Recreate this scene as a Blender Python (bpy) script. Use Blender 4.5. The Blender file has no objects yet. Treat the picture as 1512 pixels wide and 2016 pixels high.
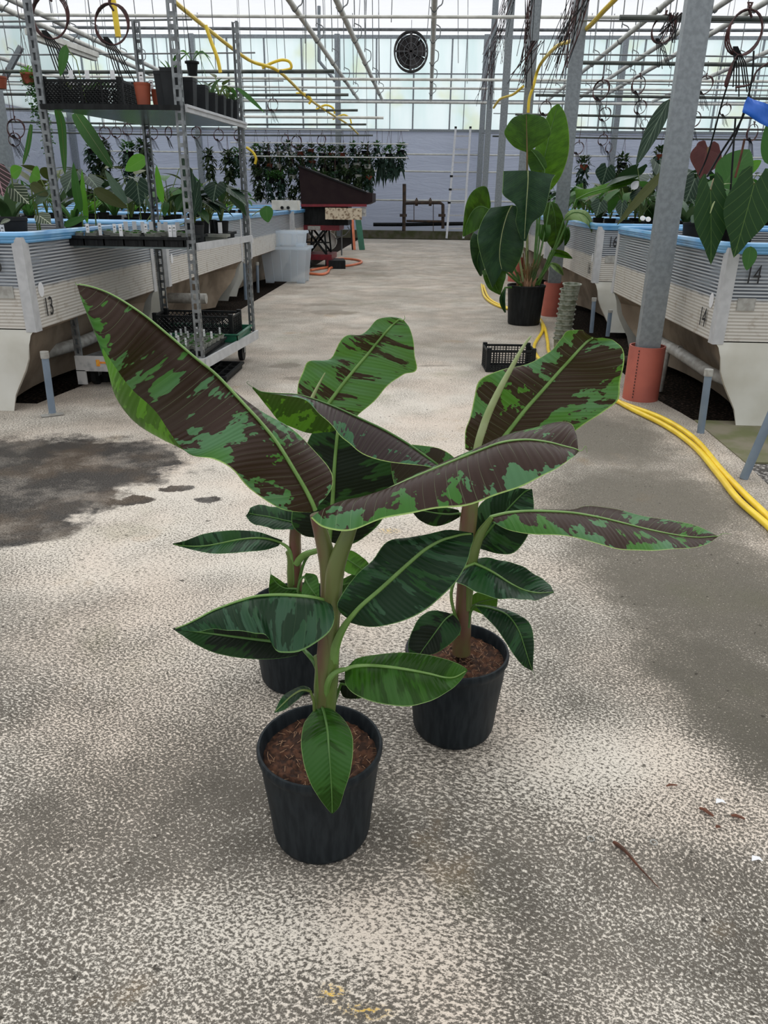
import bpy, math, random
from mathutils import Vector, Matrix
PI=math.pi
S=bpy.context.scene; COL=S.collection
# ---------------------------------------------------------------- camera
F=1465.0; CH=1.0
TH=math.atan(618/F); YAW=math.atan(77/(F/math.cos(TH))); ROLL=0.013
_f=Vector((-math.sin(YAW)*math.cos(TH),math.cos(YAW)*math.cos(TH),-math.sin(TH)))
_r0=Vector((math.cos(YAW),math.sin(YAW),0)); _u0=_r0.cross(_f)
_r=_r0*math.cos(ROLL)+_u0*math.sin(ROLL); _u=_u0*math.cos(ROLL)-_r0*math.sin(ROLL)
CAM=Vector((0,0,CH))
cd=bpy.data.cameras.new('camera'); cam=bpy.data.objects.new('camera',cd); COL.objects.link(cam)
cam.matrix_world=Matrix(((_r.x,_u.x,-_f.x,0),(_r.y,_u.y,-_f.y,0),(_r.z,_u.z,-_f.z,CH),(0,0,0,1)))
cd.sensor_fit='VERTICAL'; cd.sensor_height=24.0; cd.lens=24.0*F/2016.0
cd.clip_start=0.02; cd.clip_end=200
S.camera=cam
# ---------------------------------------------------------------- sky, exposure
w=bpy.data.worlds.new('sky'); S.world=w; w.use_nodes=True
nt=w.node_tree; bg=nt.nodes['Background']
tc=nt.nodes.new('ShaderNodeTexCoord'); sx=nt.nodes.new('ShaderNodeSeparateXYZ')
nt.links.new(tc.outputs['Generated'],sx.inputs[0])
cr=nt.nodes.new('ShaderNodeValToRGB'); nt.links.new(sx.outputs['Z'],cr.inputs[0])
cr.color_ramp.elements[0].position=0.0; cr.color_ramp.elements[0].color=(0.30,0.315,0.33,1)
cr.color_ramp.elements[1].position=0.9; cr.color_ramp.elements[1].color=(1.0,1.0,0.98,1)
# overcast sky, brightest low behind the far gable
mr=nt.nodes.new('ShaderNodeMapRange'); mr.interpolation_type='SMOOTHSTEP'; mr.inputs[1].default_value=0.0; mr.inputs[2].default_value=0.9; mr.inputs[3].default_value=0.0; mr.inputs[4].default_value=0.62
nt.links.new(sx.outputs['Y'],mr.inputs[0])
av=nt.nodes.new('ShaderNodeVectorMath'); av.operation='ADD'; nt.links.new(cr.outputs[0],av.inputs[0]); nt.links.new(mr.outputs[0],av.inputs[1])
nt.links.new(av.outputs[0],bg.inputs[0]); bg.inputs[1].default_value=1.42
S.view_settings.view_transform='Standard'; S.view_settings.look='None'
S.view_settings.gamma=1.0; S.view_settings.exposure=0.0; S.view_settings.use_curve_mapping=False
# ---------------------------------------------------------------- helpers
def ray(px,py): return _r*((px-756)/F)-_u*((py-1008)/F)+_f
def atz(px,py,z=0.0):
    d=ray(px,py); return CAM+d*((z-CH)/d.z)
def aty(px,py,y):
    d=ray(px,py); return CAM+d*(y/d.y)
def atx(px,py,x):
    d=ray(px,py); return CAM+d*(x/d.x)
class MB:
    def __init__(s): s.v=[];s.f=[];s.m=[];s.uv=None
    def add(s,vs,fs,mi=0):
        b=len(s.v); s.v+=[tuple(p) for p in vs]
        for f in fs: s.f.append(tuple(i+b for i in f)); s.m.append(mi)
    def box(s,x0,y0,z0,x1,y1,z1,mi=0,M=None):
        vs=[Vector((x,y,z)) for z in(z0,z1) for y in(y0,y1) for x in(x0,x1)]
        if M: vs=[M@p for p in vs]
        s.add(vs,[(0,2,3,1),(4,5,7,6),(0,1,5,4),(2,6,7,3),(0,4,6,2),(1,3,7,5)],mi)
    def beam(s,a,b,wd,ht,mi=0,up=Vector((0,0,1))):
        a=Vector(a);b=Vector(b);d=(b-a).normalized()
        if abs(d.dot(up))>.99: up=Vector((1,0,0))
        x=d.cross(up).normalized()*wd/2; y=x.cross(d).normalized()*ht/2
        vs=[p+i*x+j*y for p in(a,b) for j in(-1,1) for i in(-1,1)]
        s.add(vs,[(0,1,3,2),(4,6,7,5),(0,4,5,1),(2,3,7,6),(0,2,6,4),(1,5,7,3)],mi)
    def tube(s,pts,rs,n=8,mi=0,cap=True,closed=False,flat=1.0,fn=None):
        pts=[Vector(p) for p in pts]; N=len(pts)
        if not hasattr(rs,'__len__'): rs=[rs]*N
        vs=[];prev=None
        for i,p in enumerate(pts):
            if closed: t=pts[(i+1)%N]-pts[i-1]
            else: t=pts[min(i+1,N-1)]-pts[max(i-1,0)]
            if t.length<1e-9: t=Vector((0,0,1))
            t.normalize()
            if prev is None:
                up=fn if fn is not None else (Vector((0,0,1)) if abs(t.z)<.9 else Vector((1,0,0)))
                x=t.cross(up).normalized()
            else: x=(prev-t*prev.dot(t)).normalized()
            prev=x; y=t.cross(x)
            for k in range(n):
                a=2*PI*k/n; vs.append(p+x*math.cos(a)*rs[i]+y*math.sin(a)*rs[i]*flat)
        fs=[]
        for i in range(N if closed else N-1):
            j=(i+1)%N
            for k in range(n): fs.append((i*n+k,i*n+(k+1)%n,j*n+(k+1)%n,j*n+k))
        if cap and not closed:
            fs.append(tuple(reversed(range(n)))); fs.append(tuple(range((N-1)*n,N*n)))
        s.add(vs,fs,mi)
    def cyl(s,a,b,r,n=12,mi=0,r2=None): s.tube([a,b],[r,r if r2 is None else r2],n,mi)
    def lathe(s,prof,n=32,mi=0,c=(0,0,0),cap0=False,cap1=False):
        vs=[];fs=[]
        for r,z in prof:
            for k in range(n):
                a=2*PI*k/n; vs.append((c[0]+r*math.cos(a),c[1]+r*math.sin(a),c[2]+z))
        for i in range(len(prof)-1):
            for k in range(n): fs.append((i*n+k,i*n+(k+1)%n,(i+1)*n+(k+1)%n,(i+1)*n+k))
        if cap0: fs.append(tuple(reversed(range(n))))
        if cap1: fs.append(tuple(range((len(prof)-1)*n,len(prof)*n)))
        s.add(vs,fs,mi)
    def poly(s,pts,z0,z1,mi=0):
        n=len(pts); vs=[(x,y,z0) for x,y in pts]+[(x,y,z1) for x,y in pts]
        s.add(vs,[tuple(reversed(range(n))),tuple(range(n,2*n))]+[(i,(i+1)%n,(i+1)%n+n,i+n) for i in range(n)],mi)
    def grid(s,rows,mi=0,uvs=None):
        n=len(rows[0]); vs=[p for r in rows for p in r]; b=len(s.f)
        fs=[(i*n+k,i*n+k+1,(i+1)*n+k+1,(i+1)*n+k) for i in range(len(rows)-1) for k in range(n-1)]
        s.add(vs,fs,mi)
        if uvs is not None:
            if s.uv is None: s.uv={}
            fl=[u for r in uvs for u in r]
            for q,f in enumerate(fs): s.uv[b+q]=[fl[i] for i in f]
def obj(name,mb,mats,parent=None,smooth=True,auto=None):
    me=bpy.data.meshes.new(name); me.from_pydata(mb.v,[],mb.f)
    if not isinstance(mats,(list,tuple)): mats=[mats]
    for m in mats: me.materials.append(m)
    me.polygons.foreach_set('material_index',mb.m)
    me.polygons.foreach_set('use_smooth',[smooth]*len(mb.f))
    if mb.uv:
        l0=me.uv_layers.new(name='UVMap'); l1=me.uv_layers.new(name='norm')
        for fi,us in mb.uv.items():
            st=me.polygons[fi].loop_start
            for k,u in enumerate(us): l0.data[st+k].uv=(u[0],u[1]); l1.data[st+k].uv=(u[2],u[3])
    me.update()
    if smooth and auto!=0: me.set_sharp_from_angle(angle=math.radians(auto or 40))
    o=bpy.data.objects.new(name,me); COL.objects.link(o)
    if parent: o.parent=parent
    return o
def tag(o,label=None,cat=None,group=None,kind=None):
    if label: o['label']=label
    if cat: o['category']=cat
    if group: o['group']=group
    if kind: o['kind']=kind
    return o
def thing(name,label,cat,loc=(0,0,0),rz=0,group=None):
    o=bpy.data.objects.new(name,None); COL.objects.link(o); o.empty_display_size=.05
    o.location=loc; o.rotation_euler=(0,0,rz); return tag(o,label,cat,group)
def kids(o): return [c for c in COL.objects if c.parent==o]
def dup(root,loc=None,rz=None,label=None,group=None,scale=None,rot=None,parent=None):
    def rec(o,par):
        c=o.copy(); COL.objects.link(c); c.parent=par
        for ch in CH_[o.name] if o.name in CH_ else kids(o): rec(ch,c)
        return c
    c=rec(root,parent)
    if loc is not None: c.location=loc
    if rz is not None: c.rotation_euler=(0,0,rz)
    if rot is not None: c.rotation_euler=rot
    if scale is not None: c.scale=(scale,)*3 if not hasattr(scale,'__len__') else scale
    if label: c['label']=label
    if group: c['group']=group
    return c
CH_={}
OR_=['first','second','third','fourth','fifth','sixth','seventh','eighth','ninth','tenth','eleventh','twelfth','thirteenth','fourteenth','fifteenth','sixteenth']+['%dth'%i for i in range(17,60)]
def freeze(o):   # remember the children of a prototype
    CH_[o.name]=kids(o)
    for c in CH_[o.name]: freeze(c)
    return o
def struct(name,mb,m,smooth=False): return tag(obj(name,mb,m,None,smooth),kind='structure')
def txt(name,s,size,m,loc,rot,parent=None,sx=1.0,ext=.0006):
    cu=bpy.data.curves.new(name,'FONT'); cu.body=s; cu.size=size; cu.extrude=ext; cu.align_x='CENTER'; cu.align_y='CENTER'
    t=bpy.data.objects.new(name,cu); COL.objects.link(t)
    bpy.context.view_layer.update()
    me=bpy.data.meshes.new_from_object(t.evaluated_get(bpy.context.evaluated_depsgraph_get()))
    COL.objects.unlink(t); bpy.data.objects.remove(t); bpy.data.curves.remove(cu)
    me.materials.clear(); me.materials.append(m); me.name=name
    o=bpy.data.objects.new(name,me); COL.objects.link(o); o.location=loc; o.rotation_euler=rot; o.scale=(sx,1,1)
    if parent: o.parent=parent
    return o
# ---------------------------------------------------------------- materials
def lk(t,a,b): t.links.new(a,b)
def newmat(name):
    m=bpy.data.materials.new(name); m.use_nodes=True; t=m.node_tree
    return m,t,t.nodes['Principled BSDF'],t.nodes['Material Output']
def nd(t,ty,**k):
    n=t.nodes.new(ty)
    for a,b in k.items():
        if a.startswith('i_'):
            key=a[2:]; key=int(key) if key.isdigit() else key
            n.inputs[key].default_value=b
        else: setattr(n,a,b)
    return n
def mth(t,op,a,b=None,c=None,clamp=False):
    n=t.nodes.new('ShaderNodeMath'); n.operation=op; n.use_clamp=clamp
    for i,v in enumerate((a,b,c)):
        if v is None: continue
        if isinstance(v,(int,float)): n.inputs[i].default_value=v
        else: t.links.new(v,n.inputs[i])
    return n.outputs[0]
def mixc(t,fac,a,b,mode='MIX'):
    n=t.nodes.new('ShaderNodeMix'); n.data_type='RGBA'; n.blend_type=mode
    for sck,v in ((n.inputs[0],fac),(n.inputs[6],a),(n.inputs[7],b)):
        if isinstance(v,(int,float)): sck.default_value=v
        elif isinstance(v,tuple): sck.default_value=(v[0],v[1],v[2],1)
        else: t.links.new(v,sck)
    return n.outputs[2]
def noise(t,vec,scale,detail=3,rough=.5,dist=0,dim='3D',w=None):
    n=t.nodes.new('ShaderNodeTexNoise'); n.noise_dimensions=dim
    n.inputs['Scale'].default_value=scale; n.inputs['Detail'].default_value=detail
    n.inputs['Roughness'].default_value=rough; n.inputs['Distortion'].default_value=dist
    if vec is not None: t.links.new(vec,n.inputs['Vector'])
    if w is not None: t.links.new(w,n.inputs['W'])
    return n.outputs[0]
def sstep(t,x,a,b):
    n=t.nodes.new('ShaderNodeMapRange'); n.interpolation_type='SMOOTHSTEP'
    t.links.new(x,n.inputs[0]); n.inputs[1].default_value=a; n.inputs[2].default_value=b
    return n.outputs[0]
def bump(t,h,strength,dist=.002):
    n=t.nodes.new('ShaderNodeBump'); n.inputs['Strength'].default_value=strength; n.inputs['Distance'].default_value=dist
    t.links.new(h,n.inputs['Height']); return n.outputs[0]
def mapping(t,vec,scale=(1,1,1),rot=(0,0,0)):
    n=t.nodes.new('ShaderNodeMapping'); n.inputs['Scale'].default_value=scale; n.inputs['Rotation'].default_value=rot
    t.links.new(vec,n.inputs[0]); return n.outputs[0]
def pm(name,c1,c2=None,scale=20,rough=.5,metal=0,bp=0,stretch=(1,1,1),detail=3,trans=0,alpha=1,coat=0,lo=.35,hi=.65,spec=.5):
    m,t,p,o=newmat(name); tcn=nd(t,'ShaderNodeTexCoord'); v=mapping(t,tcn.outputs['Object'],stretch)
    c2=c2 or tuple(x*.8 for x in c1)
    n=noise(t,v,scale,detail); f=sstep(t,n,lo,hi)
    lk(t,mixc(t,f,c1,c2),p.inputs['Base Color'])
    p.inputs['Roughness'].default_value=rough; p.inputs['Metallic'].default_value=metal
    p.inputs['Specular IOR Level'].default_value=spec
    p.inputs['Coat Weight'].default_value=coat
    if bp: lk(t,bump(t,n,bp),p.inputs['Normal'])
    if trans:
        tr=nd(t,'ShaderNodeBsdfTranslucent'); tr.inputs[0].default_value=(*c1,1)
        mx=nd(t,'ShaderNodeMixShader'); mx.inputs[0].default_value=trans
        lk(t,p.outputs[0],mx.inputs[1]); lk(t,tr.outputs[0],mx.inputs[2]); lk(t,mx.outputs[0],o.inputs[0])
    if alpha<1: p.inputs['Alpha'].default_value=alpha
    return m
# ---- concrete floor
def floor_mat():
    m,t,p,o=newmat('concrete'); tcn=nd(t,'ShaderNodeTexCoord'); V=tcn.outputs['Object']
    # brushed swirl: warp the coordinates, then stretch
    wn=nd(t,'ShaderNodeTexNoise',noise_dimensions='2D'); wn.inputs['Scale'].default_value=1.1; wn.inputs['Detail'].default_value=1.0
    lk(t,V,wn.inputs['Vector'])
    sub=nd(t,'ShaderNodeVectorMath',operation='SUBTRACT'); lk(t,wn.outputs['Color'],sub.inputs[0]); sub.inputs[1].default_value=(.5,.5,.5)
    sc=nd(t,'ShaderNodeVectorMath',operation='MULTIPLY'); lk(t,sub.outputs[0],sc.inputs[0]); sc.inputs[1].default_value=(.28,.28,0)
    ad=nd(t,'ShaderNodeVectorMath',operation='ADD'); lk(t,V,ad.inputs[0]); lk(t,sc.outputs[0],ad.inputs[1])
    W=mapping(t,ad.outputs[0],(1.0,1.45,1),(0,0,.5))
    big=noise(t,V,1.0,3,.6); mid=noise(t,V,4.5,3,.6)
    f1=noise(t,W,140,4,.72); f2=noise(t,V,260,2,.6)
    sepp=nd(t,'ShaderNodeSeparateXYZ'); lk(t,V,sepp.inputs[0]); X,Y=sepp.outputs[0],sepp.outputs[1]
    jag=noise(t,V,9,4,.7)
    def blob(px,py,rx,ry,rot,e0=.75,e1=1.0,j=.7,world=None):
        c=atz(px,py,0) if world is None else Vector(world)
        dx=mth(t,'SUBTRACT',X,c.x); dy=mth(t,'SUBTRACT',Y,c.y); ca,sa=math.cos(rot),math.sin(rot)
        a=mth(t,'ADD',mth(t,'MULTIPLY',dx,ca/rx),mth(t,'MULTIPLY',dy,sa/rx))
        b=mth(t,'ADD',mth(t,'MULTIPLY',dx,-sa/ry),mth(t,'MULTIPLY',dy,ca/ry))
        r=mth(t,'SQRT',mth(t,'ADD',mth(t,'MULTIPLY',a,a),mth(t,'MULTIPLY',b,b)))
        r=mth(t,'ADD',r,mth(t,'MULTIPLY',mth(t,'SUBTRACT',jag,.5),j))
        return mth(t,'SUBTRACT',1.0,sstep(t,r,e0,e1))
    def mx(*a):
        r=a[0]
        for b in a[1:]: r=mth(t,'MAXIMUM',r,b)
        return r
    wet=mx(blob(20,985,.40,.33,.35,.85,1.05,.8),blob(60,920,.62,.42,.1,.8,1.1,.9),blob(190,895,.36,.20,.1,.8,1.1,.9),blob(285,910,.16,.10,.1,.8,1,.9),blob(10,1050,.26,.12,.3,.8,1.05,.7),
           blob(268,985,.065,.06,0,.75,.95,2.2),blob(345,962,.085,.038,.3,.75,.95,2.2),blob(408,984,.05,.032,0,.75,.95,2.2))
    wet2=mx(blob(560,720,.13,.10,.4,.6,1,1.2),blob(590,745,.16,.06,.2,.6,1,1.2),blob(640,600,.45,.16,0,.3,1.1,1.2),blob(650,615,.35,.2,0,.5,1,1.2),blob(855,720,.12,.04,.2,.6,1,.9),
            blob(440,585,.35,.6,0,.4,1.1,.8),blob(330,800,.4,.12,0,.2,1.2,.6),blob(700,540,.7,.5,0,.2,1.2,1.2))
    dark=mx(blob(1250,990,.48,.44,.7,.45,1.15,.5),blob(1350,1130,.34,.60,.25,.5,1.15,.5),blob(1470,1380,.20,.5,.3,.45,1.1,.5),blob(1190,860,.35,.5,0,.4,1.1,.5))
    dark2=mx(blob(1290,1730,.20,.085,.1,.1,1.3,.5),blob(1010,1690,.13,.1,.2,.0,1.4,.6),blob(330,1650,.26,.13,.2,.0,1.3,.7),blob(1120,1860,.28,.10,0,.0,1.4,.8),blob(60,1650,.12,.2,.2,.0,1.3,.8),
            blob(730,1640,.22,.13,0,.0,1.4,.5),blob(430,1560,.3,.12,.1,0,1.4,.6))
    crustbias=mth(t,'ADD',mth(t,'MULTIPLY',mth(t,'SUBTRACT',big,.5),.20),mth(t,'MULTIPLY',mth(t,'SUBTRACT',mid,.5),.18))
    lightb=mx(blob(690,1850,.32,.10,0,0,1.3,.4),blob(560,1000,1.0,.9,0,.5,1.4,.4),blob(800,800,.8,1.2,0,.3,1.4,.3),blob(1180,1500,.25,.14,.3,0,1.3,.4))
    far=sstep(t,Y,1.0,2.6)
    v=mth(t,'ADD',f1,crustbias); v=mth(t,'ADD',v,mth(t,'MULTIPLY',mth(t,'SUBTRACT',f2,.5),.30))
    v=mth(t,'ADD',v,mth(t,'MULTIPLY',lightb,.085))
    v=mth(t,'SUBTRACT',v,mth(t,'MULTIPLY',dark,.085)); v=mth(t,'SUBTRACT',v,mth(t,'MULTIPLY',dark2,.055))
    crust=sstep(t,v,.41,.565)
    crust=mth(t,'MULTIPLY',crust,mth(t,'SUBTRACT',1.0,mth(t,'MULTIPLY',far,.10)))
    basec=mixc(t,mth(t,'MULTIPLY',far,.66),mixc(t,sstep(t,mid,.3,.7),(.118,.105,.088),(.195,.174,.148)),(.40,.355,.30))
    lightc=mixc(t,sstep(t,noise(t,V,2.2,2),.35,.65),(.76,.705,.63),(.75,.655,.565))
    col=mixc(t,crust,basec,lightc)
    alg=mixc(t,mth(t,'MULTIPLY',sstep(t,noise(t,V,1.7,4,.6),.56,.72),.26),col,(.17,.19,.07))
    rust=mixc(t,mth(t,'MULTIPLY',sstep(t,noise(t,mapping(t,V,(1,1,1),(0,0,1)),3.1,3,.6),.62,.75),.35),alg,(.45,.30,.15))
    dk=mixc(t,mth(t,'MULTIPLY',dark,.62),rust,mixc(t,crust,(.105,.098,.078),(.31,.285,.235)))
    c2=mixc(t,mth(t,'MULTIPLY',wet2,.45),dk,(.17,.14,.11))
    wc=mixc(t,sstep(t,f2,.45,.75),(.048,.042,.038),(.13,.12,.11))
    wc=mixc(t,sstep(t,noise(t,V,3.0,3,.6),.45,.65),wc,(.115,.088,.066))
    c3=mixc(t,mth(t,'MULTIPLY',wet,mth(t,'ADD',.72,mth(t,'MULTIPLY',sstep(t,noise(t,V,5.5,4,.65),.3,.62),.35))),c2,wc)
    pit=mth(t,'SUBTRACT',1.0,sstep(t,noise(t,V,48,2,.5),.27,.31)); c3=mixc(t,mth(t,'MULTIPLY',pit,.75),c3,(.05,.043,.034))
    # yellow paint specks
    yel=mth(t,'MULTIPLY',mx(blob(655,1955,.03,.02,0,.2,1,.8),blob(715,1990,.05,.015,0,.2,1,.8),blob(765,1045,.05,.03,0,.2,1,.8)),sstep(t,f1,.5,.6))
    c4=mixc(t,yel,c3,(.75,.50,.12))
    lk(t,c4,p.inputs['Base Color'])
    rg=mth(t,'SUBTRACT',.85,mth(t,'MULTIPLY',wet,.45)); lk(t,rg,p.inputs['Roughness'])
    p.inputs['Specular IOR Level'].default_value=.25
    lk(t,bump(t,mth(t,'ADD',mth(t,'MULTIPLY',crust,.8),f2),.9,.004),p.inputs['Normal'])
    return m
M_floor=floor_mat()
M_pad=pm('mossy_concrete',(.20,.18,.13),(.12,.13,.055),6,.9,bp=.4,detail=6)
M_gravel=pm('dark_gravel',(.006,.005,.004),(.060,.042,.032),60,.95,bp=1.0,detail=4,lo=.47,hi=.72,spec=.05)
M_gravel2=pm('grey_gravel',(.05,.045,.042),(.36,.34,.32),75,.9,bp=1.0,detail=3,lo=.45,hi=.65)
M_galv=pm('galvanised_steel',(.29,.32,.345),(.225,.25,.27),40,.42,.35,bp=.05,detail=5)
M_galvd=pm('trolley_steel',(.27,.29,.30),(.16,.17,.18),30,.4,.65,bp=.05,detail=4)
M_alu=pm('aluminium',(.56,.57,.59),(.48,.49,.51),20,.45,.1)
M_white=pm('white_painted_pipe',(.74,.74,.70),(.60,.60,.56),8,.45)
M_dkbar=pm('dark_green_bar',(.05,.065,.06),(.10,.11,.10),10,.5)
M_midbar=pm('grey_wire',(.22,.24,.25),(.15,.16,.17),10,.5)
M_redcable=pm('dark_red_cable',(.075,.018,.018),(.03,.012,.012),15,.5)
M_yhose=pm('yellow_hose',(.90,.66,.035),(.80,.55,.03),12,.38,coat=.2)
M_ohose=pm('orange_hose',(.72,.20,.09),(.6,.16,.07),12,.4)
M_terra=pm('terracotta_plastic',(.33,.075,.035),(.26,.06,.03),8,.55)
M_sleeve=pm('red_brown_pvc',(.50,.135,.10),(.40,.11,.085),6,.5,detail=6)
M_blackp=pm('black_plastic',(.010,.011,.012),(.017,.019,.020),9,.5,bp=.12,stretch=(6,6,1),spec=.15)
M_potp=pm('dark_pot_plastic',(.010,.014,.018),(.020,.026,.031),22,.5,bp=.06,stretch=(5,5,.6),detail=4,spec=.16)
M_greenp=pm('green_plastic',(.01,.13,.07),(.008,.10,.055),8,.4)
M_tagw=pm('white_label_plastic',(.80,.81,.84),(.72,.73,.76),10,.5)
M_ink=pm('black_ink',(.012,.012,.014),(.02,.02,.02),10,.6)
M_bluepipe=pm('blue_grey_pvc',(.15,.20,.265),(.19,.245,.315),9,.45)
M_capm=pm('grey_pipe_cap',(.42,.42,.40),(.30,.29,.27),30,.5)
M_liner=pm('white_liner_fabric',(.70,.70,.66),(.58,.57,.51),3,.8,detail=5,bp=.1)
M_linerd=pm('brown_liner_fabric',(.16,.12,.085),(.30,.24,.18),4,.85,detail=6,bp=.15)  # darker, mottled brown variant of the liner colour for the tub sides
M_rim=pm('blue_rim_plastic',(.10,.33,.66),(.16,.42,.72),7,.32,coat=.3)
M_soil=pm('growing_medium',(.03,.02,.014),(.09,.055,.035),45,.95,bp=1.0,detail=4)
M_coco=pm('coco_peat',(.028,.011,.006),(.105,.043,.022),90,.95,bp=1.0,detail=5,lo=.4,hi=.65)
M_fibre=pm('pale_fibre',(.42,.25,.15),(.30,.17,.10),30,.8)
M_clearp=pm('milky_clear_plastic',(.80,.86,.92),(.74,.80,.86),6,.3,trans=.35,alpha=.30)
M_hood=pm('dark_brown_panel',(.018,.010,.012),(.023,.014,.015),6,.6,spec=.12)
M_redp=pm('dark_red_paint',(.20,.012,.022),(.14,.01,.018),14,.4)
M_mould=pm('speckled_cream_panel',(.62,.53,.40),(.20,.13,.08),30,.8,detail=6,lo=.48,hi=.68)
M_rust=pm('rusty_iron',(.045,.035,.028),(.09,.055,.035),14,.8,bp=.3)
M_paintw=pm('worn_white_paint',(.50,.50,.50),(.28,.29,.30),14,.6,detail=6,lo=.5,hi=.7)
M_orange=pm('orange_paint',(.85,.25,.03),(.85,.45,.05),60,.6)
M_blueflag=pm('blue_tape',(.006,.13,.62),(.006,.11,.52),10,.4,trans=.15)
M_cup=pm('clear_cup_plastic',(.40,.42,.38),(.30,.31,.27),20,.3,trans=.2,alpha=.75)
M_twig=pm('brown_bark',(.14,.045,.022),(.07,.03,.018),40,.8)
M_fan=pm('fan_dark_metal',(.03,.026,.026),(.05,.045,.045),15,.5,.3)
M_bluep=pm('blue_pipe',(.02,.10,.35),None,10,.4)
# polycarbonate panel with fine horizontal ribs
def panel_mat():
    m,t,p,o=newmat('ribbed_panel'); tcn=nd(t,'ShaderNodeTexCoord'); V=tcn.outputs['Object']
    sp=nd(t,'ShaderNodeSeparateXYZ'); lk(t,V,sp.inputs[0]); Z=sp.outputs[2]
    rib=mth(t,'SINE',mth(t,'MULTIPLY',Z,2*PI/.0155)); 
    n=noise(t,mapping(t,V,(1,1,4)),3.0,5,.6); n2=noise(t,V,14,5,.65)
    up=sstep(t,mth(t,'ADD',Z,mth(t,'MULTIPLY',mth(t,'SUBTRACT',n2,.5),.03)),.575,.60)
    topc=mixc(t,sstep(t,mth(t,'ADD',rib,mth(t,'MULTIPLY',n,.8)),.0,1.0),(.075,.088,.11),(.52,.55,.59))
    topc=mixc(t,sstep(t,n,.42,.7),topc,(.25,.28,.32))
    lowc=mixc(t,sstep(t,rib,-.4,.8),(.50,.47,.43),(.66,.64,.60))
    lowc=mixc(t,mth(t,'MULTIPLY',sstep(t,n2,.52,.7),.6),lowc,(.30,.24,.18))
    lk(t,mixc(t,up,lowc,topc),p.inputs['Base Color']); p.inputs['Roughness'].default_value=.3
    lk(t,bump(t,rib,.4,.002),p.inputs['Normal'])
    return m
M_panel=panel_mat()
def glaz_mat():   # back-lit cladding: glass over greenish film
    m,t,p,o=newmat('cloudy_glazing'); tcn=nd(t,'ShaderNodeTexCoord'); V=tcn.outputs['Object']
    n=noise(t,mapping(t,V,(1.2,1,.25)),1.5,4,.6); n2=noise(t,V,1.1,3)
    sp=nd(t,'ShaderNodeSeparateXYZ'); lk(t,V,sp.inputs[0]); 
    c=mixc(t,sstep(t,n,.35,.7),(.93,.98,.985),(.84,.93,.93))
    c=mixc(t,mth(t,'MULTIPLY',sstep(t,n2,.55,.72),.35),c,(.78,.80,.52))
    tr=nd(t,'ShaderNodeBsdfTranslucent'); lk(t,c,tr.inputs[0]); df=nd(t,'ShaderNodeBsdfDiffuse'); lk(t,c,df.inputs[0])
    mx=nd(t,'ShaderNodeMixShader'); mx.inputs[0].default_value=.25
    lk(t,tr.outputs[0],mx.inputs[1]); lk(t,df.outputs[0],mx.inputs[2]); lk(t,mx.outputs[0],o.inputs[0]); return m
M_glaz=glaz_mat()
def film_mat(name,c,fold=.5,tr_=.5):
    m,t,p,o=newmat(name); tcn=nd(t,'ShaderNodeTexCoord'); V=tcn.outputs['Object']
    n=noise(t,mapping(t,V,(.35,1,2.2),(0,.25,0)),1.6,4,.6,dist=.6)
    lk(t,mixc(t,n,c,tuple(x*.88 for x in c)),p.inputs['Base Color']); p.inputs['Roughness'].default_value=.45
    b=bump(t,n,fold,.15); lk(t,b,p.inputs['Normal'])
    tr=nd(t,'ShaderNodeBsdfTranslucent'); tr.inputs[0].default_value=(*c,1); lk(t,b,tr.inputs['Normal'])
    mx=nd(t,'ShaderNodeMixShader'); mx.inputs[0].default_value=tr_
    lk(t,p.outputs[0],mx.inputs[1]); lk(t,tr.outputs[0],mx.inputs[2]); lk(t,mx.outputs[0],o.inputs[0]); return m
M_film=film_mat('lavender_plastic_film',(.61,.645,.73),.5,.45)
M_screen=film_mat('white_shade_screen',(.80,.81,.85),.3,.85)
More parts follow.
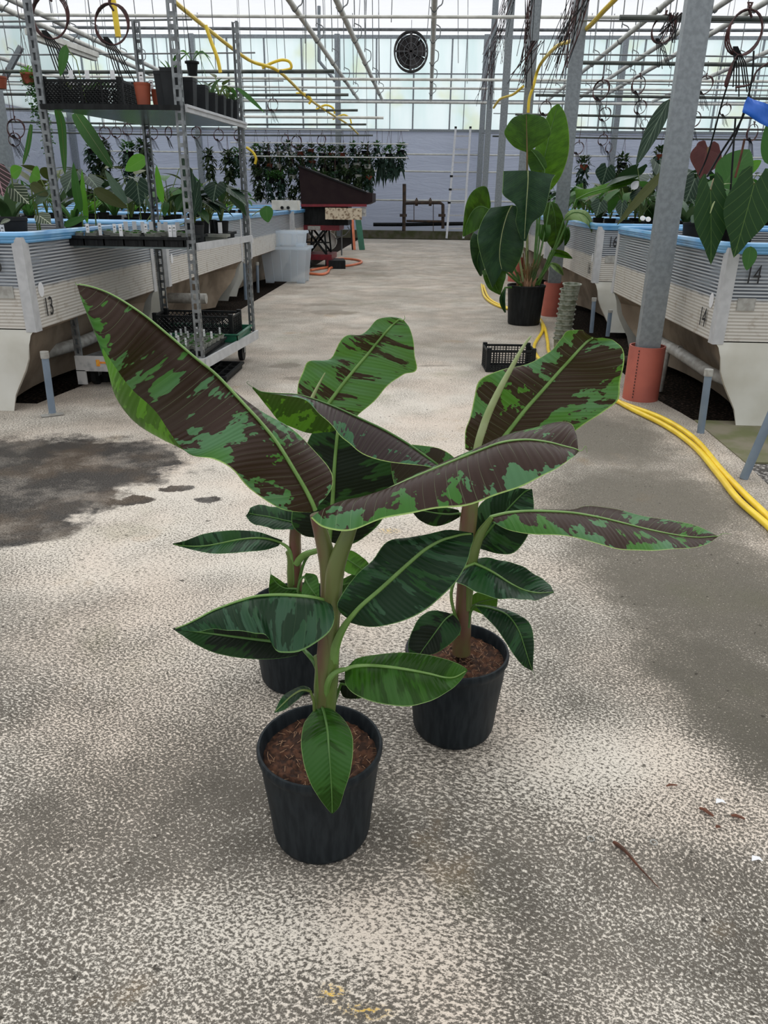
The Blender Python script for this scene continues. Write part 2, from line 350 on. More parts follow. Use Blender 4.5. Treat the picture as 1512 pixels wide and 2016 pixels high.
# ---- leaves 
def leaf_mat(name,dark,g1,g2,back,k=.30,thr=.60,sheen=.32,vein=.012,veinc=(.30,.42,.22),veinw=.06,veins=.5,trans=.22,edge=(.35,.50,.16),soft=.012,nscale=16,bsc=.5):
    m,t,p,o=newmat(name)
    u0=nd(t,'ShaderNodeUVMap',uv_map='UVMap'); u1=nd(t,'ShaderNodeUVMap',uv_map='norm')
    s0=nd(t,'ShaderNodeSeparateXYZ'); lk(t,u0.outputs[0],s0.inputs[0]); s1=nd(t,'ShaderNodeSeparateXYZ'); lk(t,u1.outputs[0],s1.inputs[0])
    U,Vv=s0.outputs[0],s0.outputs[1]; un,vn=s1.outputs[0],s1.outputs[1]
    av=mth(t,'ABSOLUTE',Vv); an=mth(t,'ABSOLUTE',mth(t,'SUBTRACT',mth(t,'MULTIPLY',vn,2.0),1.0))
    ph=mth(t,'SUBTRACT',U,mth(t,'MULTIPLY',av,.38))
    oi=nd(t,'ShaderNodeObjectInfo'); W=mth(t,'MULTIPLY',oi.outputs['Random'],37.0)
    cb=nd(t,'ShaderNodeCombineXYZ'); lk(t,ph,cb.inputs[0]); lk(t,mth(t,'MULTIPLY',Vv,bsc),cb.inputs[1])
    nz=noise(t,cb.outputs[0],nscale,4,.62,dim='4D',w=W)
    nz2=noise(t,cb.outputs[0],nscale*3,3,.6,dim='4D',w=W)
    val=mth(t,'ADD',mth(t,'ADD',mth(t,'ADD',.5,mth(t,'MULTIPLY',mth(t,'SUBTRACT',nz,.5),1.9)),mth(t,'MULTIPLY',mth(t,'SUBTRACT',nz2,.5),.85)),mth(t,'MULTIPLY',mth(t,'SUBTRACT',1.0,mth(t,'MULTIPLY',an,an)),k))
    mask=sstep(t,val,thr-soft,thr+soft)
    gg=mixc(t,sstep(t,noise(t,cb.outputs[0],nscale*.7,2,dim='4D',w=mth(t,'ADD',W,5.0)),.4,.6),g1,g2)
    c=mixc(t,mask,gg,dark)
    vw=mth(t,'ABSOLUTE',mth(t,'SINE',mth(t,'MULTIPLY',ph,PI/vein)))
    vl=mth(t,'SUBTRACT',1.0,sstep(t,vw,0.0,veinw))
    brk=sstep(t,noise(t,cb.outputs[0],9,2,dim='4D',w=mth(t,'ADD',W,9.0)),.35,.6)
    c=mixc(t,mth(t,'MULTIPLY',mth(t,'MULTIPLY',vl,veins),brk),c,veinc)
    c=mixc(t,sstep(t,an,.972,.988),c,edge)
    geo=nd(t,'ShaderNodeNewGeometry'); bk=geo.outputs['Backfacing']
    bcol=mixc(t,mth(t,'MULTIPLY',mask,.45),back,tuple(x*.35 for x in back))
    c2=mixc(t,bk,c,bcol)
    lk(t,c2,p.inputs['Base Color']); p.inputs['Roughness'].default_value=sheen+.06; p.inputs['Specular IOR Level'].default_value=.2
    fine=mth(t,'SINE',mth(t,'MULTIPLY',ph,2*PI/(vein*.62)))
    lk(t,bump(t,mth(t,'ADD',fine,mth(t,'MULTIPLY',vl,-1.5)),.22,.0012),p.inputs['Normal'])
    tr=nd(t,'ShaderNodeBsdfTranslucent'); lk(t,mixc(t,mask,(.16,.34,.02),(.05,.06,.01)),tr.inputs[0])
    mx=nd(t,'ShaderNodeMixShader'); mx.inputs[0].default_value=trans
    lk(t,p.outputs[0],mx.inputs[1]); lk(t,tr.outputs[0],mx.inputs[2]); lk(t,mx.outputs[0],o.inputs[0])
    return m
MA=(.036,.016,.014)
M_young=leaf_mat('banana_leaf_maroon',MA,(.040,.15,.024),(.075,.185,.095),(.085,.25,.02),.25,.575,veins=.7,bsc=.7,nscale=19,vein=.014)
M_young2=leaf_mat('banana_leaf_flecked',MA,(.050,.155,.045),(.07,.165,.085),(.085,.25,.02),.10,.665,bsc=.16,nscale=52)
M_midl=leaf_mat('banana_leaf_mixed',(.040,.025,.028),(.035,.12,.06),(.065,.17,.11),(.05,.18,.015),.26,.54,bsc=.7,nscale=22)
M_old=leaf_mat('banana_leaf_dark',(.0075,.030,.012),(.010,.055,.014),(.030,.080,.046),(.05,.14,.03),.10,.50,.30,veins=.2,edge=(.14,.26,.09),soft=.02,trans=.06,bsc=.22,nscale=34)
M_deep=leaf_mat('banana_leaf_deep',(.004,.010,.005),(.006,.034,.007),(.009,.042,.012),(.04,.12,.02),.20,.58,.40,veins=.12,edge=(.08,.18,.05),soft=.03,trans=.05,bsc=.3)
M_fresh=leaf_mat('banana_leaf_green',(.014,.055,.004),(.020,.085,.005),(.03,.10,.02),(.08,.22,.03),.05,.56,.28,veins=.18,edge=(.22,.34,.12),soft=.05,trans=.15,bsc=.3)
M_bopl=leaf_mat('strelitzia_leaf_dark',(.012,.040,.020),(.015,.046,.024),(.022,.058,.034),(.045,.13,.025),.1,.5,.3,veins=.2,vein=.02,edge=(.15,.25,.1),soft=.4,trans=.08)
M_bopg=leaf_mat('strelitzia_leaf_bright',(.055,.17,.014),(.06,.18,.014),(.07,.19,.02),(.05,.15,.012),.1,.5,.35,veins=.2,vein=.02,edge=(.25,.4,.1),soft=.4,trans=.3)
M_bopb=leaf_mat('strelitzia_leaf_underside',(.022,.075,.010),(.026,.085,.011),(.03,.09,.012),(.022,.075,.010),.1,.5,.4,veins=.2,vein=.02,edge=(.1,.2,.05),soft=.4,trans=.2)
M_bopp=leaf_mat('strelitzia_leaf_pale',(.17,.26,.10),(.22,.33,.14),(.24,.34,.16),(.10,.2,.05),.1,.5,.35,veins=.2,vein=.02,edge=(.3,.4,.2),soft=.1,trans=.2)
M_rib=pm('green_midrib',(.13,.25,.055),(.17,.31,.08),30,.35,stretch=(1,1,1))
M_ribd=pm('dark_green_midrib',(.06,.15,.03),(.085,.19,.04),30,.35)
M_ribp=pm('pale_midrib',(.30,.37,.16),(.36,.42,.22),30,.4)
M_stem=pm('banana_stem',(.13,.165,.05),(.135,.055,.04),11,.38,stretch=(1,1,.35),detail=4,lo=.4,hi=.6)
M_stemg=pm('green_stem',(.09,.16,.025),(.14,.19,.055),11,.36,stretch=(1,1,.3),detail=4)
M_stemd=pm('strelitzia_stem',(.05,.10,.03),(.25,.13,.06),9,.5,stretch=(1,1,.3))
def veined(name,c,vc,n=6,wd=.12,slope=.55,back=(.05,.12,.04),rough=.4,prim=.03,trans=.1):
    m,t,p,o=newmat(name)
    u0=nd(t,'ShaderNodeUVMap',uv_map='norm'); s=nd(t,'ShaderNodeSeparateXYZ'); lk(t,u0.outputs[0],s.inputs[0])
    a=mth(t,'ABSOLUTE',mth(t,'SUBTRACT',mth(t,'MULTIPLY',s.outputs[1],2),1))
    ph=mth(t,'SUBTRACT',s.outputs[0],mth(t,'MULTIPLY',mth(t,'POWER',a,.8),slope/2))
    v=mth(t,'ABSOLUTE',mth(t,'SINE',mth(t,'MULTIPLY',ph,PI*n)))
    l=mth(t,'MAXIMUM',mth(t,'SUBTRACT',1,sstep(t,v,wd*.4,wd*1.6)),mth(t,'SUBTRACT',1,sstep(t,a,prim,prim*2)))
    tcn=nd(t,'ShaderNodeTexCoord'); nz=noise(t,tcn.outputs['Object'],25,3)
    base=mixc(t,nz,c,tuple(x*1.5 for x in c)); cc=mixc(t,mth(t,'MULTIPLY',l,.8),base,vc)
    geo=nd(t,'ShaderNodeNewGeometry'); lk(t,mixc(t,geo.outputs['Backfacing'],cc,back),p.inputs['Base Color'])
    p.inputs['Roughness'].default_value=rough+.1; p.inputs['Specular IOR Level'].default_value=.2; lk(t,bump(t,l,-.4,.004),p.inputs['Normal'])
    tr=nd(t,'ShaderNodeBsdfTranslucent'); tr.inputs[0].default_value=(c[0]*3,c[1]*3,c[2]*2,1)
    mx=nd(t,'ShaderNodeMixShader'); mx.inputs[0].default_value=trans
    lk(t,p.outputs[0],mx.inputs[1]); lk(t,tr.outputs[0],mx.inputs[2]); lk(t,mx.outputs[0],o.inputs[0]); return m
V_green=veined('heart_leaf_green',(.011,.036,.010),(.09,.16,.04),7,.07,.7,prim=.012)
V_dark=veined('velvet_leaf_dark',(.012,.028,.018),(.16,.22,.16),6,.13,.8)
V_white=veined('white_veined_leaf',(.018,.03,.016),(.50,.55,.42),6,.22,.8,back=(.10,.03,.03))
V_pink=veined('pink_veined_leaf',(.02,.012,.012),(.42,.25,.28),6,.22,.8)
V_maroon=veined('maroon_leaf',(.085,.028,.028),(.15,.05,.05),5,.06,.8,prim=.05)
V_olive=veined('olive_leaf',(.05,.06,.02),(.08,.09,.04),8,.1,.6)
V_grey=veined('grey_green_leaf',(.07,.11,.08),(.14,.19,.14),9,.1,.6)
V_lime=veined('bright_leaf',(.06,.17,.02),(.12,.26,.05),9,.08,.6,trans=.3)
V_mid=veined('mid_green_leaf',(.03,.09,.022),(.07,.15,.05),9,.08,.6,trans=.2)
V_bg=veined('distant_leaf',(.020,.034,.014),(.055,.065,.03),5,.1,.6,trans=.15)
V_bg2=veined('distant_leaf_blue',(.018,.04,.028),(.04,.07,.05),5,.1,.6,trans=.1)
# ================================================================ setting
mb=MB()
aisle=[(-6,-1.5),(3.2,-1.5),(3.2,2.3),(1.34,2.62),(1.36,3.02),(1.36,3.66),(1.34,3.80),(1.27,4.2),(1.27,21.0),(-1.75,21.0),(-1.75,5.3),(-1.93,4.0),(-1.98,3.66),(-6,3.62)]
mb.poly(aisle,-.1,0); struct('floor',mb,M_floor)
mb=MB(); mb.poly([(1.36,3.02),(4.5,3.0),(4.5,3.64),(1.36,3.66)],-.1,.004); struct('floor_pad',mb,M_pad)
mb=MB(); mb.box(-14,-1.5,-.2,14,24,-.05); struct('ground',mb,M_gravel)
mb=MB(); mb.poly([(1.34,2.62),(3.2,2.3),(4.5,2.3),(4.5,3.0),(1.36,3.02)],-.1,-.004); struct('gravel_bed',mb,M_gravel2)
YW=22.5
XL,XR=-9.8,13.0
mb=MB(); mb.box(XL,YW,0.0,XR,YW+.03,2.70); struct('wall_back_lower',mb,M_film)
mb=MB(); mb.box(XL,YW+.02,2.70,XR,YW+.04,4.90); struct('window_1',mb,M_glaz)
mb=MB(); mb.box(XL-.03,6,0,XL,YW,2.9); struct('wall_left',mb,M_film)
mb=MB(); mb.box(XL-.03,6,2.9,XL,YW,4.9); struct('window_2',mb,M_glaz)
mb=MB(); mb.box(XR,6,0,XR+.03,YW,2.9); struct('wall_right',mb,M_film)
mb=MB(); mb.box(XR,6,2.9,XR+.03,YW,4.9); struct('window_3',mb,M_glaz)
# shade screen drawn across under the ridge, gently sagging between its wires
rows=[]
for i in range(41):
    y=15.5+i*(YW-15.5)/40
    rows.append([Vector((XL+(XR-XL)*k/30,y,4.86+.05*math.cos(2*PI*(y-15.5)/1.75)+.015*math.sin(k*1.3+i))) for k in range(31)])
mb=MB(); mb.grid(rows); struct('ceiling',mb,M_screen,True)
# mullions, rails and columns of the back wall
mb=MB()
x=XL
k=0
for k in range(24):
    x=-9.32+k*.985
    mb.box(x-.02,YW-.03,2.7,x+.02,YW+.02,4.85)
    if k%2==0: mb.box(x+.36,YW-.02,2.7,x+.38,YW+.02,4.85)
struct('trim_1',mb,M_galv)
mb=MB(); mb.box(XL,YW-.06,4.80,XR,YW,4.88); mb.box(XL,YW-.05,2.66,XR,YW,2.72); mb.box(XL,YW-.04,3.38,XR,YW,3.42); mb.box(XL,YW-.04,4.0,XR,YW,4.03)
struct('trim_2',mb,M_galv)
mb=MB()   # foundation kerb
mb.box(XL,YW-.12,-.1,XR,YW+.05,.16); struct('baseboard_back',mb,M_pad)
mb=MB()
for px in (666,949,1212,390,141):
    p=aty(px,250,22.2); mb.box(p.x-.07,22.13,0,p.x+.07,22.27,4.85)
struct('trim_3',mb,M_galv)
# white heating pipes along the back wall, low and high
def rail(name,x0,x1,y,z,r,m,label,cat='pipe',group=None):
    mb=MB(); mb.cyl((x0,y,z),(x1,y,z),r,8); o=obj(name,mb,m); return tag(o,label,cat,group)
for z,l in ((2.10,'topmost'),(1.68,'middle'),(.95,'lower')):
    rail('heating_pipe',-9,9,YW-.2,z,.022,M_white,'white horizontal heating pipe on the film back wall, %s of the wall pipes'%l)
# ================================================================ potted bananas
def cr4(a,b,c,d,t):
    return .5*((2*b)+(c-a)*t+(2*a-5*b+4*c-d)*t*t+(3*b-a-3*c+d)*t*t*t)
def csamp(P,n):
    N=len(P); out=[]
    for i in range(N-1):
        a=P[max(i-1,0)];b=P[i];c=P[i+1];d=P[min(i+2,N-1)]
        for k in range(n): out.append(cr4(a,b,c,d,k/n))
    out.append(P[-1]); return out
def blade(name,y0,ST,mat,parent,rib=(.004,.0012),stalk=(),ribm=None,bow=.06,ns=5,nv=9,ruf=.0,tipw=.0,tail=None,ribfrom=0,srad=None,label=None,seed=0,back=False):
    """ST rows: (midrib px,py,d)(left px,py,d)(right px,py,d) flat tuple of 9, d in cm behind the plane y0;
       12 values add a fold point between midrib and left edge"""
    def W(x,y,d): return aty(x,y,y0+d/100.0)
    M=[W(*s[0:3]) for s in ST]; L=[W(*s[3:6]) for s in ST]; R=[W(*s[6:9]) for s in ST]
    Fp=[W(*s[9:12]) if len(s)>9 else None for s in ST]
    hasF=any(f is not None for f in Fp)
    if hasF: Fp=[f if f is not None else M[i]*.4+L[i]*.6 for i,f in enumerate(Fp)]; Fp=csamp(Fp,ns)
    M=csamp(M,ns);L=csamp(L,ns);R=csamp(R,ns); n=len(M)
    rnd=random.Random(seed or hash(name+str(ST[0][0]))%1000 if False else int(ST[0][0]*7+ST[0][1]))
    p1,p2=rnd.random()*6,rnd.random()*6
    rows=[];uvs=[];acc=0;nrm=[]
    for i in range(n):
        if i: acc+=(M[i]-M[i-1]).length
        t=(M[min(i+1,n-1)]-M[max(i-1,0)])
        t=t.normalized() if t.length>1e-7 else Vector((0,0,1))
        a=(R[i]-L[i]); nn=a.cross(t)
        nn=nn.normalized() if nn.length>1e-9 else (nrm[-1] if nrm else Vector((0,0,1)))
        if nrm and nn.dot(nrm[-1])<0 and False: nn=-nn
        nrm.append(nn)
    row_n=[]
    for i in range(n):
        row=[];ur=[]; nn=nrm[i]; f=i/(n-1)
        for side,E in ((-1,L[i]),(1,R[i])):
            w_=(E-M[i]).length
            seg=[]
            for k in range(nv+1):
                t=k/nv
                if side<0 and hasF:
                    q=.62; F_=Fp[i]
                    l0=(t-q)*(t-1)/(q); l1=t*(t-1)/(q*(q-1)); l2=t*(t-q)/(1-q)
                    pt=M[i]*l0+F_*l1+E*l2
                else: pt=M[i].lerp(E,t)+nn*(bow*w_*4*t*(1-t))
                if ruf: pt=pt+nn*(ruf*t*t*w_*math.sin(f*17+p1+side*1.3)+ruf*.5*t*t*w_*math.sin(f*41+p2*side))
                seg.append((pt,(acc*0,side*t*w_,f,.5+.5*side*t)))
            if side<0: seg=seg[::-1]
            else: seg=seg[1:]
            row+= [q_[0] for q_ in seg]; ur+=[q_[1] for q_ in seg]
        rows.append(row);uvs.append(ur)
    acc=0
    for i in range(n):
        if i: acc+=(M[i]-M[i-1]).length
        uvs[i]=[(acc,u[1],u[2],u[3]) for u in uvs[i]]
    mb=MB()
    # closed thin blade: faces wound so that the normal is the upper side
    mb.grid([list(r) for r in rows],0,uvs)
    o=obj(name,mb,mat,parent,True,auto=0)
    if label: o['label']=label
    # midrib and stalk as one tapering channel
    rib=(rib[0]*.78,rib[1]*.9)
    sp=[W(*q) for q in stalk]; sp=csamp(sp,4)[:-1] if len(sp)>1 else sp
    k0=int(ribfrom*(n-1))
    pts=list(sp)+[M[i]+nrm[i]*rib[0]*.35 for i in range(k0,n-1)]
    r0=srad or rib[0]*1.5
    rs=[r0+(rib[0]-r0)*(i/max(1,len(sp))) for i in range(len(sp))]+[rib[0]+(rib[1]-rib[0])*((i-k0)/max(1,n-1-k0))**.8 for i in range(k0,n-1)]
    if tail:
        tl=csamp([M[-1]]+[W(*q) for q in tail],4); pts+=tl; rs+=[rib[1]*.7*(1-.7*j/len(tl)) for j in range(len(tl))]
    mb=MB(); mb.tube(pts,rs,8,fn=nrm[n//2],flat=.8)
    obj('midrib',mb,ribm or M_rib,o)
    return o
def pot(parent,R=.103,H=.185,Rb=.079,m=None,coco=True):
    m=m or M_potp; mb=MB()
    prof=[(Rb-.004,.0),(Rb,.004),(Rb+.001,.010),(Rb+.0025,.0105),(Rb+.0035,.016)]
    for k in range(1,8):
        f=k/8; prof.append((Rb+.0035+(R-.010-Rb)*f**1.15,.016+(H-.034-.016)*f))
    prof+=[(R-.007,H-.024),(R-.004,H-.018),(R-.0015,H-.012),(R-.0008,H-.004),(R-.0025,H),(R-.006,H+.0004),(R-.008,H-.003),(R-.0095,H-.016),(R-.016,H-.06)]
    mb.lathe(prof,64,cap0=True)
    obj('pot',mb,m,parent)
    # feet notches ring
    mb=MB()
    zs=H-.024; rr=R-.0088; rnd=random.Random(int(R*9999)); rows=[]
    for i in range(25):
        r=rr*i/24; rows.append([(r*math.cos(a*2*PI/60),r*math.sin(a*2*PI/60),zs+.003*math.sin(i*1.1+a*.5)*math.sin(a*.21+i*.3)+rnd.uniform(-.0028,.0028)*(1 if i<24 else 0)) for a in range(60)])
    for q in rows: q.append(q[0])
    mb.grid(rows)
    s=obj('soil',mb,M_coco,parent,True,0)
    mb=MB()
    for i in range(150):
        a=rnd.random()*2*PI; r=rr*math.sqrt(rnd.random())*.95; L_=rnd.uniform(.004,.013); b=rnd.random()*PI
        p=Vector((r*math.cos(a),r*math.sin(a),zs+.003)); d=Vector((math.cos(b),math.sin(b),rnd.uniform(-.2,.5)))*L_/2
        mb.cyl(p-d,p+d,.0005,4)
    obj('fibres',mb,M_fibre,parent)['kind']='stuff'
def stemtube(name,y0,pts,parent,m,n=14):
    P=[aty(x,y,y0+d/100) for x,y,d,r in pts]; P=csamp(P,5)
    rs=[]
    for i in range(len(pts)-1):
        for k in range(5): rs.append(pts[i][3]+(pts[i+1][3]-pts[i][3])*k/5)
    rs.append(pts[-1][3]); mb=MB(); mb.tube(P,rs,n); return obj(name,mb,m,parent)
def pot_at(o,c):
    pot(o)
    for k in kids(o):
        if k.name.split('.')[0] in('pot','soil','fibres'): k.location=c
CP1=Vector((-.146,.961,0)); CP3=Vector((.087,1.25,0)); CP2=Vector((-.258,1.40,0))
# ---------- front plant
Y1=.961
b1=thing('potted_banana_plant','variegated banana plant in a round black pot, nearest the camera, with the largest maroon leaf','banana plant')
pot_at(b1,CP1)
stemtube('stem',Y1,[(637,1405,0,.0165),(640,1330,0,.0160),(644,1262,0,.0140),(647,1190,0,.0122),(648,1130,0,.0135),(642,1090,0,.0125),(632,1050,0,.0105),(621,1012,0,.0082)],b1,M_stem)
stemtube('leaf_sheath',Y1-.006,[(652,1330,0,.006),(654,1262,0,.0095),(655,1190,-.3,.0125),(659,1130,-.6,.0138),(668,1095,-.6,.0125),(682,1060,-.5,.0108),(694,1030,0,.0092),(712,1003,1,.007),(742,980,2,.004)],b1,M_stem)
stemtube('leaf_sheath',Y1+.004,[(648,1400,-1,.010),(652,1340,-1,.011),(656,1290,-1,.0095),(661,1262,-1,.007)],b1,M_stemg)
stemtube('leaf_sheath',Y1+.002,[(629,1402,-.6,.010),(631,1350,-.6,.0105),(630,1310,-.5,.008),(622,1290,-.2,.0045)],b1,M_stemg)
blade('leaf',Y1,[
 (621,1004,0, 612,1009,0, 627,995,0),
 (603,968,0, 556,1003,-3, 652,962,2),
 (577,924,0, 495,965,-5, 650,925,4),
 (545,873,0, 455,925,-7, 614,880,5),
 (513,833,0, 420,903,-8, 567,838,5),
 (480,797,0, 373,893,-8, 512,809,4, 398,880,-7),
 (426,740,0, 330,842,-11, 440,757,4, 322,862,-7),
 (385,707,-1, 292,800,-11, 395,722,4, 266,832,-7),
 (333,663,-1, 246,752,-10, 343,680,4, 226,775,-6),
 (283,622,-2, 207,690,-6, 292,640,3, 215,718,-6),
 (228,586,-2, 177,632,-4, 235,600,1, 190,640,-5),
 (188,569,-3, 161,592,-4, 191,578,0, 166,595,-4),
 (153,561,-3, 152,562,-3, 154,562,-3)],M_young,b1,rib=(.0050,.0010),bow=.05,ns=6,nv=12,ruf=.02,tail=[(150,560,-3),(148,555,-3)],ribm=M_rib)
blade('leaf',Y1-.02,[
 (742,979,2, 742,984,4, 613,1021,-2),
 (762,967,2, 764,974,6, 640,1041,-5),
 (795,951,2, 797,960,8, 690,1040,-6),
 (845,929,2, 848,940,9, 760,1020,-6),
 (895,908,2, 898,920,10, 835,1008,-6),
 (945,888,2, 948,898,10, 905,998,-6),
 (990,872,1, 1005,866,9, 970,976,-6),
 (1035,867,1, 1050,845,8, 1030,955,-6),
 (1075,871,0, 1090,831,7, 1080,933,-6),
 (1108,879,0, 1122,832,5, 1112,912,-5),
 (1128,884,-1, 1134,855,2, 1130,898,-4),
 (1139,888,-1, 1138,884,-1, 1138,891,-1)],M_young,b1,rib=(.0045,.0010),bow=.11,ns=6,nv=12,ruf=.02,ribfrom=.0,tail=[(1147,886,-1),(1153,878,-1),(1156,892,-1)])
blade('leaf',Y1,[
 (687,1219,-2, 669,1206,-2, 689,1226,-2),
 (710,1193,-2, 664,1188,-3, 728,1234,-4),
 (747,1162,-2, 682,1158,-2, 775,1228,-6),
 (780,1132,-2, 703,1130,-1, 822,1210,-6),
 (809,1106,-2, 732,1103,0, 862,1182,-6),
 (835,1084,-2, 764,1066,0, 896,1147,-6),
 (860,1069,-2, 808,1058,0, 917,1112,-5),
 (884,1059,-2, 852,1049,-1, 928,1078,-4),
 (908,1052,-3, 885,1043,-2, 932,1062,-4),
 (932,1050,-4, 931,1049,-4, 932,1052,-4)],M_old,b1,rib=(.0055,.0015),stalk=[(652,1345,0),(657,1290,-1),(668,1252,-2),(687,1219,-2)],bow=.06,ruf=.03,srad=.0105,ribm=M_rib)
blade('leaf',Y1,[
 (642,1184,-1, 655,1196,-3, 648,1190,2),
 (612,1177,-2, 657,1226,-6, 618,1182,3),
 (575,1173,-2, 628,1262,-8, 580,1180,3),
 (540,1172,-2, 580,1287,-8, 546,1182,3),
 (505,1175,-2, 548,1283,-8, 510,1186,3),
 (478,1182,-3, 524,1250,-8, 484,1192,3),
 (448,1192,-3, 496,1246,-7, 452,1202,2),
 (418,1204,-3, 455,1243,-6, 421,1213,1),
 (390,1219,-4, 420,1238,-5, 392,1226,0),
 (366,1231,-4, 386,1243,-5, 368,1235,-2),
 (345,1239,-4, 347,1240,-4, 345,1240,-4)],M_old,b1,rib=(.004,.001),stalk=[(646,1215,0),(650,1190,0),(642,1184,-1)],bow=.09,ruf=.03,ribm=M_rib)
blade('leaf',Y1+.03,[
 (598,1279,0, 585,1290,-1, 596,1272,0),
 (570,1268,0, 553,1296,-2, 572,1246,1),
 (530,1262,0, 515,1298,-2, 535,1226,1),
 (490,1257,0, 470,1295,-2, 495,1212,1),
 (450,1252,0, 425,1286,-2, 452,1210,1),
 (410,1247,0, 388,1270,-2, 415,1215,1),
 (375,1242,-1, 362,1253,-2, 382,1225,0),
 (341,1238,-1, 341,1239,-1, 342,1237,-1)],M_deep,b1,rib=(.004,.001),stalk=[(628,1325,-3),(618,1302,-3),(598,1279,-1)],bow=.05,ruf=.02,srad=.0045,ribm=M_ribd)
blade('leaf',Y1,[
 (681,1317,-2, 686,1311,-2, 679,1323,-2),
 (700,1312,-2, 703,1296,-1, 681,1349,-4),
 (730,1311,-2, 737,1289,0, 707,1372,-6),
 (770,1314,-3, 777,1285,-1, 752,1386,-7),
 (809,1320,-3, 817,1286,-1, 803,1390,-8),
 (845,1327,-4, 853,1291,-2, 846,1381,-8),
 (875,1334,-4, 885,1300,-3, 881,1362,-7),
 (898,1333,-5, 905,1308,-4, 904,1343,-6),
 (920,1319,-5, 919,1317,-5, 920,1321,-5)],M_fresh,b1,rib=(.0042,.0010),stalk=[(641,1368,-1),(648,1338,-2),(662,1323,-2),(681,1317,-2)],bow=.07,ruf=.02,srad=.006,ribm=M_rib)
blade('leaf',Y1,[
 (635,1394,-2, 655,1397,-2, 616,1400,-2),
 (640,1412,-4, 677,1416,-3.5, 600,1421,-3.5),
 (645,1440,-7, 693,1446,-7, 593,1457,-7),
 (648,1475,-9.5, 695,1482,-10, 596,1495,-10),
 (651,1513,-11, 689,1522,-12, 608,1534,-12),
 (653,1551,-12, 678,1557,-12.5, 624,1565,-12.5),
 (654,1580,-12.5, 668,1588,-13, 642,1590,-13),
 (654,1602,-13, 655,1602,-13, 653,1602,-13)],M_fresh,b1,rib=(.0032,.0008),bow=.10,ruf=.02,stalk=[(634,1404,0),(635,1394,-2)],ribm=M_ribd,back=True)
blade('leaf',Y1,[
 (611,1362,-2, 600,1362,-3, 612,1356,-1),
 (594,1360,-3, 590,1374,-5, 596,1350,-1),
 (575,1371,-4, 577,1385,-6, 570,1361,-2),
 (558,1386,-5, 561,1397,-6, 554,1374,-4),
 (540,1403,-6, 541,1404,-6, 540,1402,-6)],M_old,b1,rib=(.003,.001),stalk=[(619,1398,-2),(617,1378,-2),(611,1362,-2)],ribm=M_stemg)
blade('leaf',Y1+.02,[
 (672,1345,0, 666,1340,0, 668,1352,0),
 (688,1350,0, 690,1338,0, 676,1372,0),
 (706,1362,0, 712,1352,0, 697,1376,0),
 (724,1372,0, 725,1371,0, 723,1373,0)],M_deep,b1,rib=(.003,.001),stalk=[(655,1398,-1),(662,1372,0),(672,1345,0)],ribm=M_ribd)
# ---------- right plant
Y3=1.25
b3=thing('potted_banana_plant','variegated banana plant in a black pot, right-hand of the three, with a rolled spear leaf','banana plant')
pot_at(b3,CP3)
stemtube('stem',Y3,[(908,1285,0,.0185),(911,1230,0,.0165),(913,1180,0,.0150),(916,1120,0,.0135),(919,1060,0,.0160),(923,1020,0,.0155),(928,985,0,.014),(945,935,0,.010),(965,900,0,.0065)],b3,M_stem)
stemtube('leaf_sheath',Y3-.008,[(921,1200,0,.007),(925,1140,0,.009),(932,1090,0,.0105),(944,1055,0,.009),(960,1030,0,.006),(968,1019,0,.004)],b3,M_stemg)
blade('leaf',Y3,[
 (965,903,1, 916,884,2, 1012,905,0),
 (985,870,1, 916,850,2, 1062,885,-1),
 (1010,838,1, 925,822,2, 1112,862,-2),
 (1035,806,1, 934,780,3, 1152,834,-3),
 (1060,778,1, 945,748,3, 1188,811,-3),
 (1085,750,1, 988,728,3, 1217,787,-3),
 (1108,724,1, 1040,716,3, 1221,752,-3),
 (1130,700,0, 1083,692,2, 1229,716,-3),
 (1148,681,0, 1104,668,1, 1226,687,-3),
 (1160,669,0, 1118,651,0, 1208,671,-2),
 (1168,663,-1, 1148,651,-1, 1186,664,-2)],M_young,b3,rib=(.0058,.0020),bow=.07,ns=6,nv=12,ruf=.03,stalk=[(925,1000,0),(940,945,0),(965,903,1)])
mb=MB(); P=csamp([aty(x,y,Y3-.03) for x,y in ((935,905),(941,875),(950,845),(962,812),(985,764),(1008,722),(1030,683),(1046,661))],4)
n_=len(P); mb.tube(P,[.0055+.0025*math.sin(PI*min(1,i/n_*1.2))*(1-i/n_)-.0045*(i/n_)**2.2 if i<n_-1 else .0006 for i in range(n_)],10); obj('rolled_leaf',mb,M_ribp,b3)['label']='pale rolled spear leaf'
blade('leaf',Y3-.05,[
 (859,915,0, 856,921,-2, 862,913,1),
 (807,878,0, 798,912,-4, 812,888,3),
 (759,849,0, 742,904,-5, 764,862,4),
 (711,826,0, 704,888,-5, 714,842,4),
 (672,808,0, 678,868,-5, 674,842,4),
 (640,795,0, 655,838,-5, 650,850,4),
 (612,785,0, 630,814,-4, 620,856,4),
 (585,778,0, 600,788,-3, 583,845,4),
 (552,776,0, 560,779,-1, 552,828,3),
 (528,774,0, 532,775,0, 530,806,2),
 (511,771,0, 514,771,0, 514,786,1),
 (497,762,0, 498,763,0, 497,765,0)],M_midl,b3,rib=(.0038,.0009),bow=.08,ns=6,nv=10,ruf=.03,tail=[(488,756,0),(486,752,0),(491,751,0)],stalk=[(922,1010,6),(900,960,4),(859,915,0)],ribm=M_ribd)
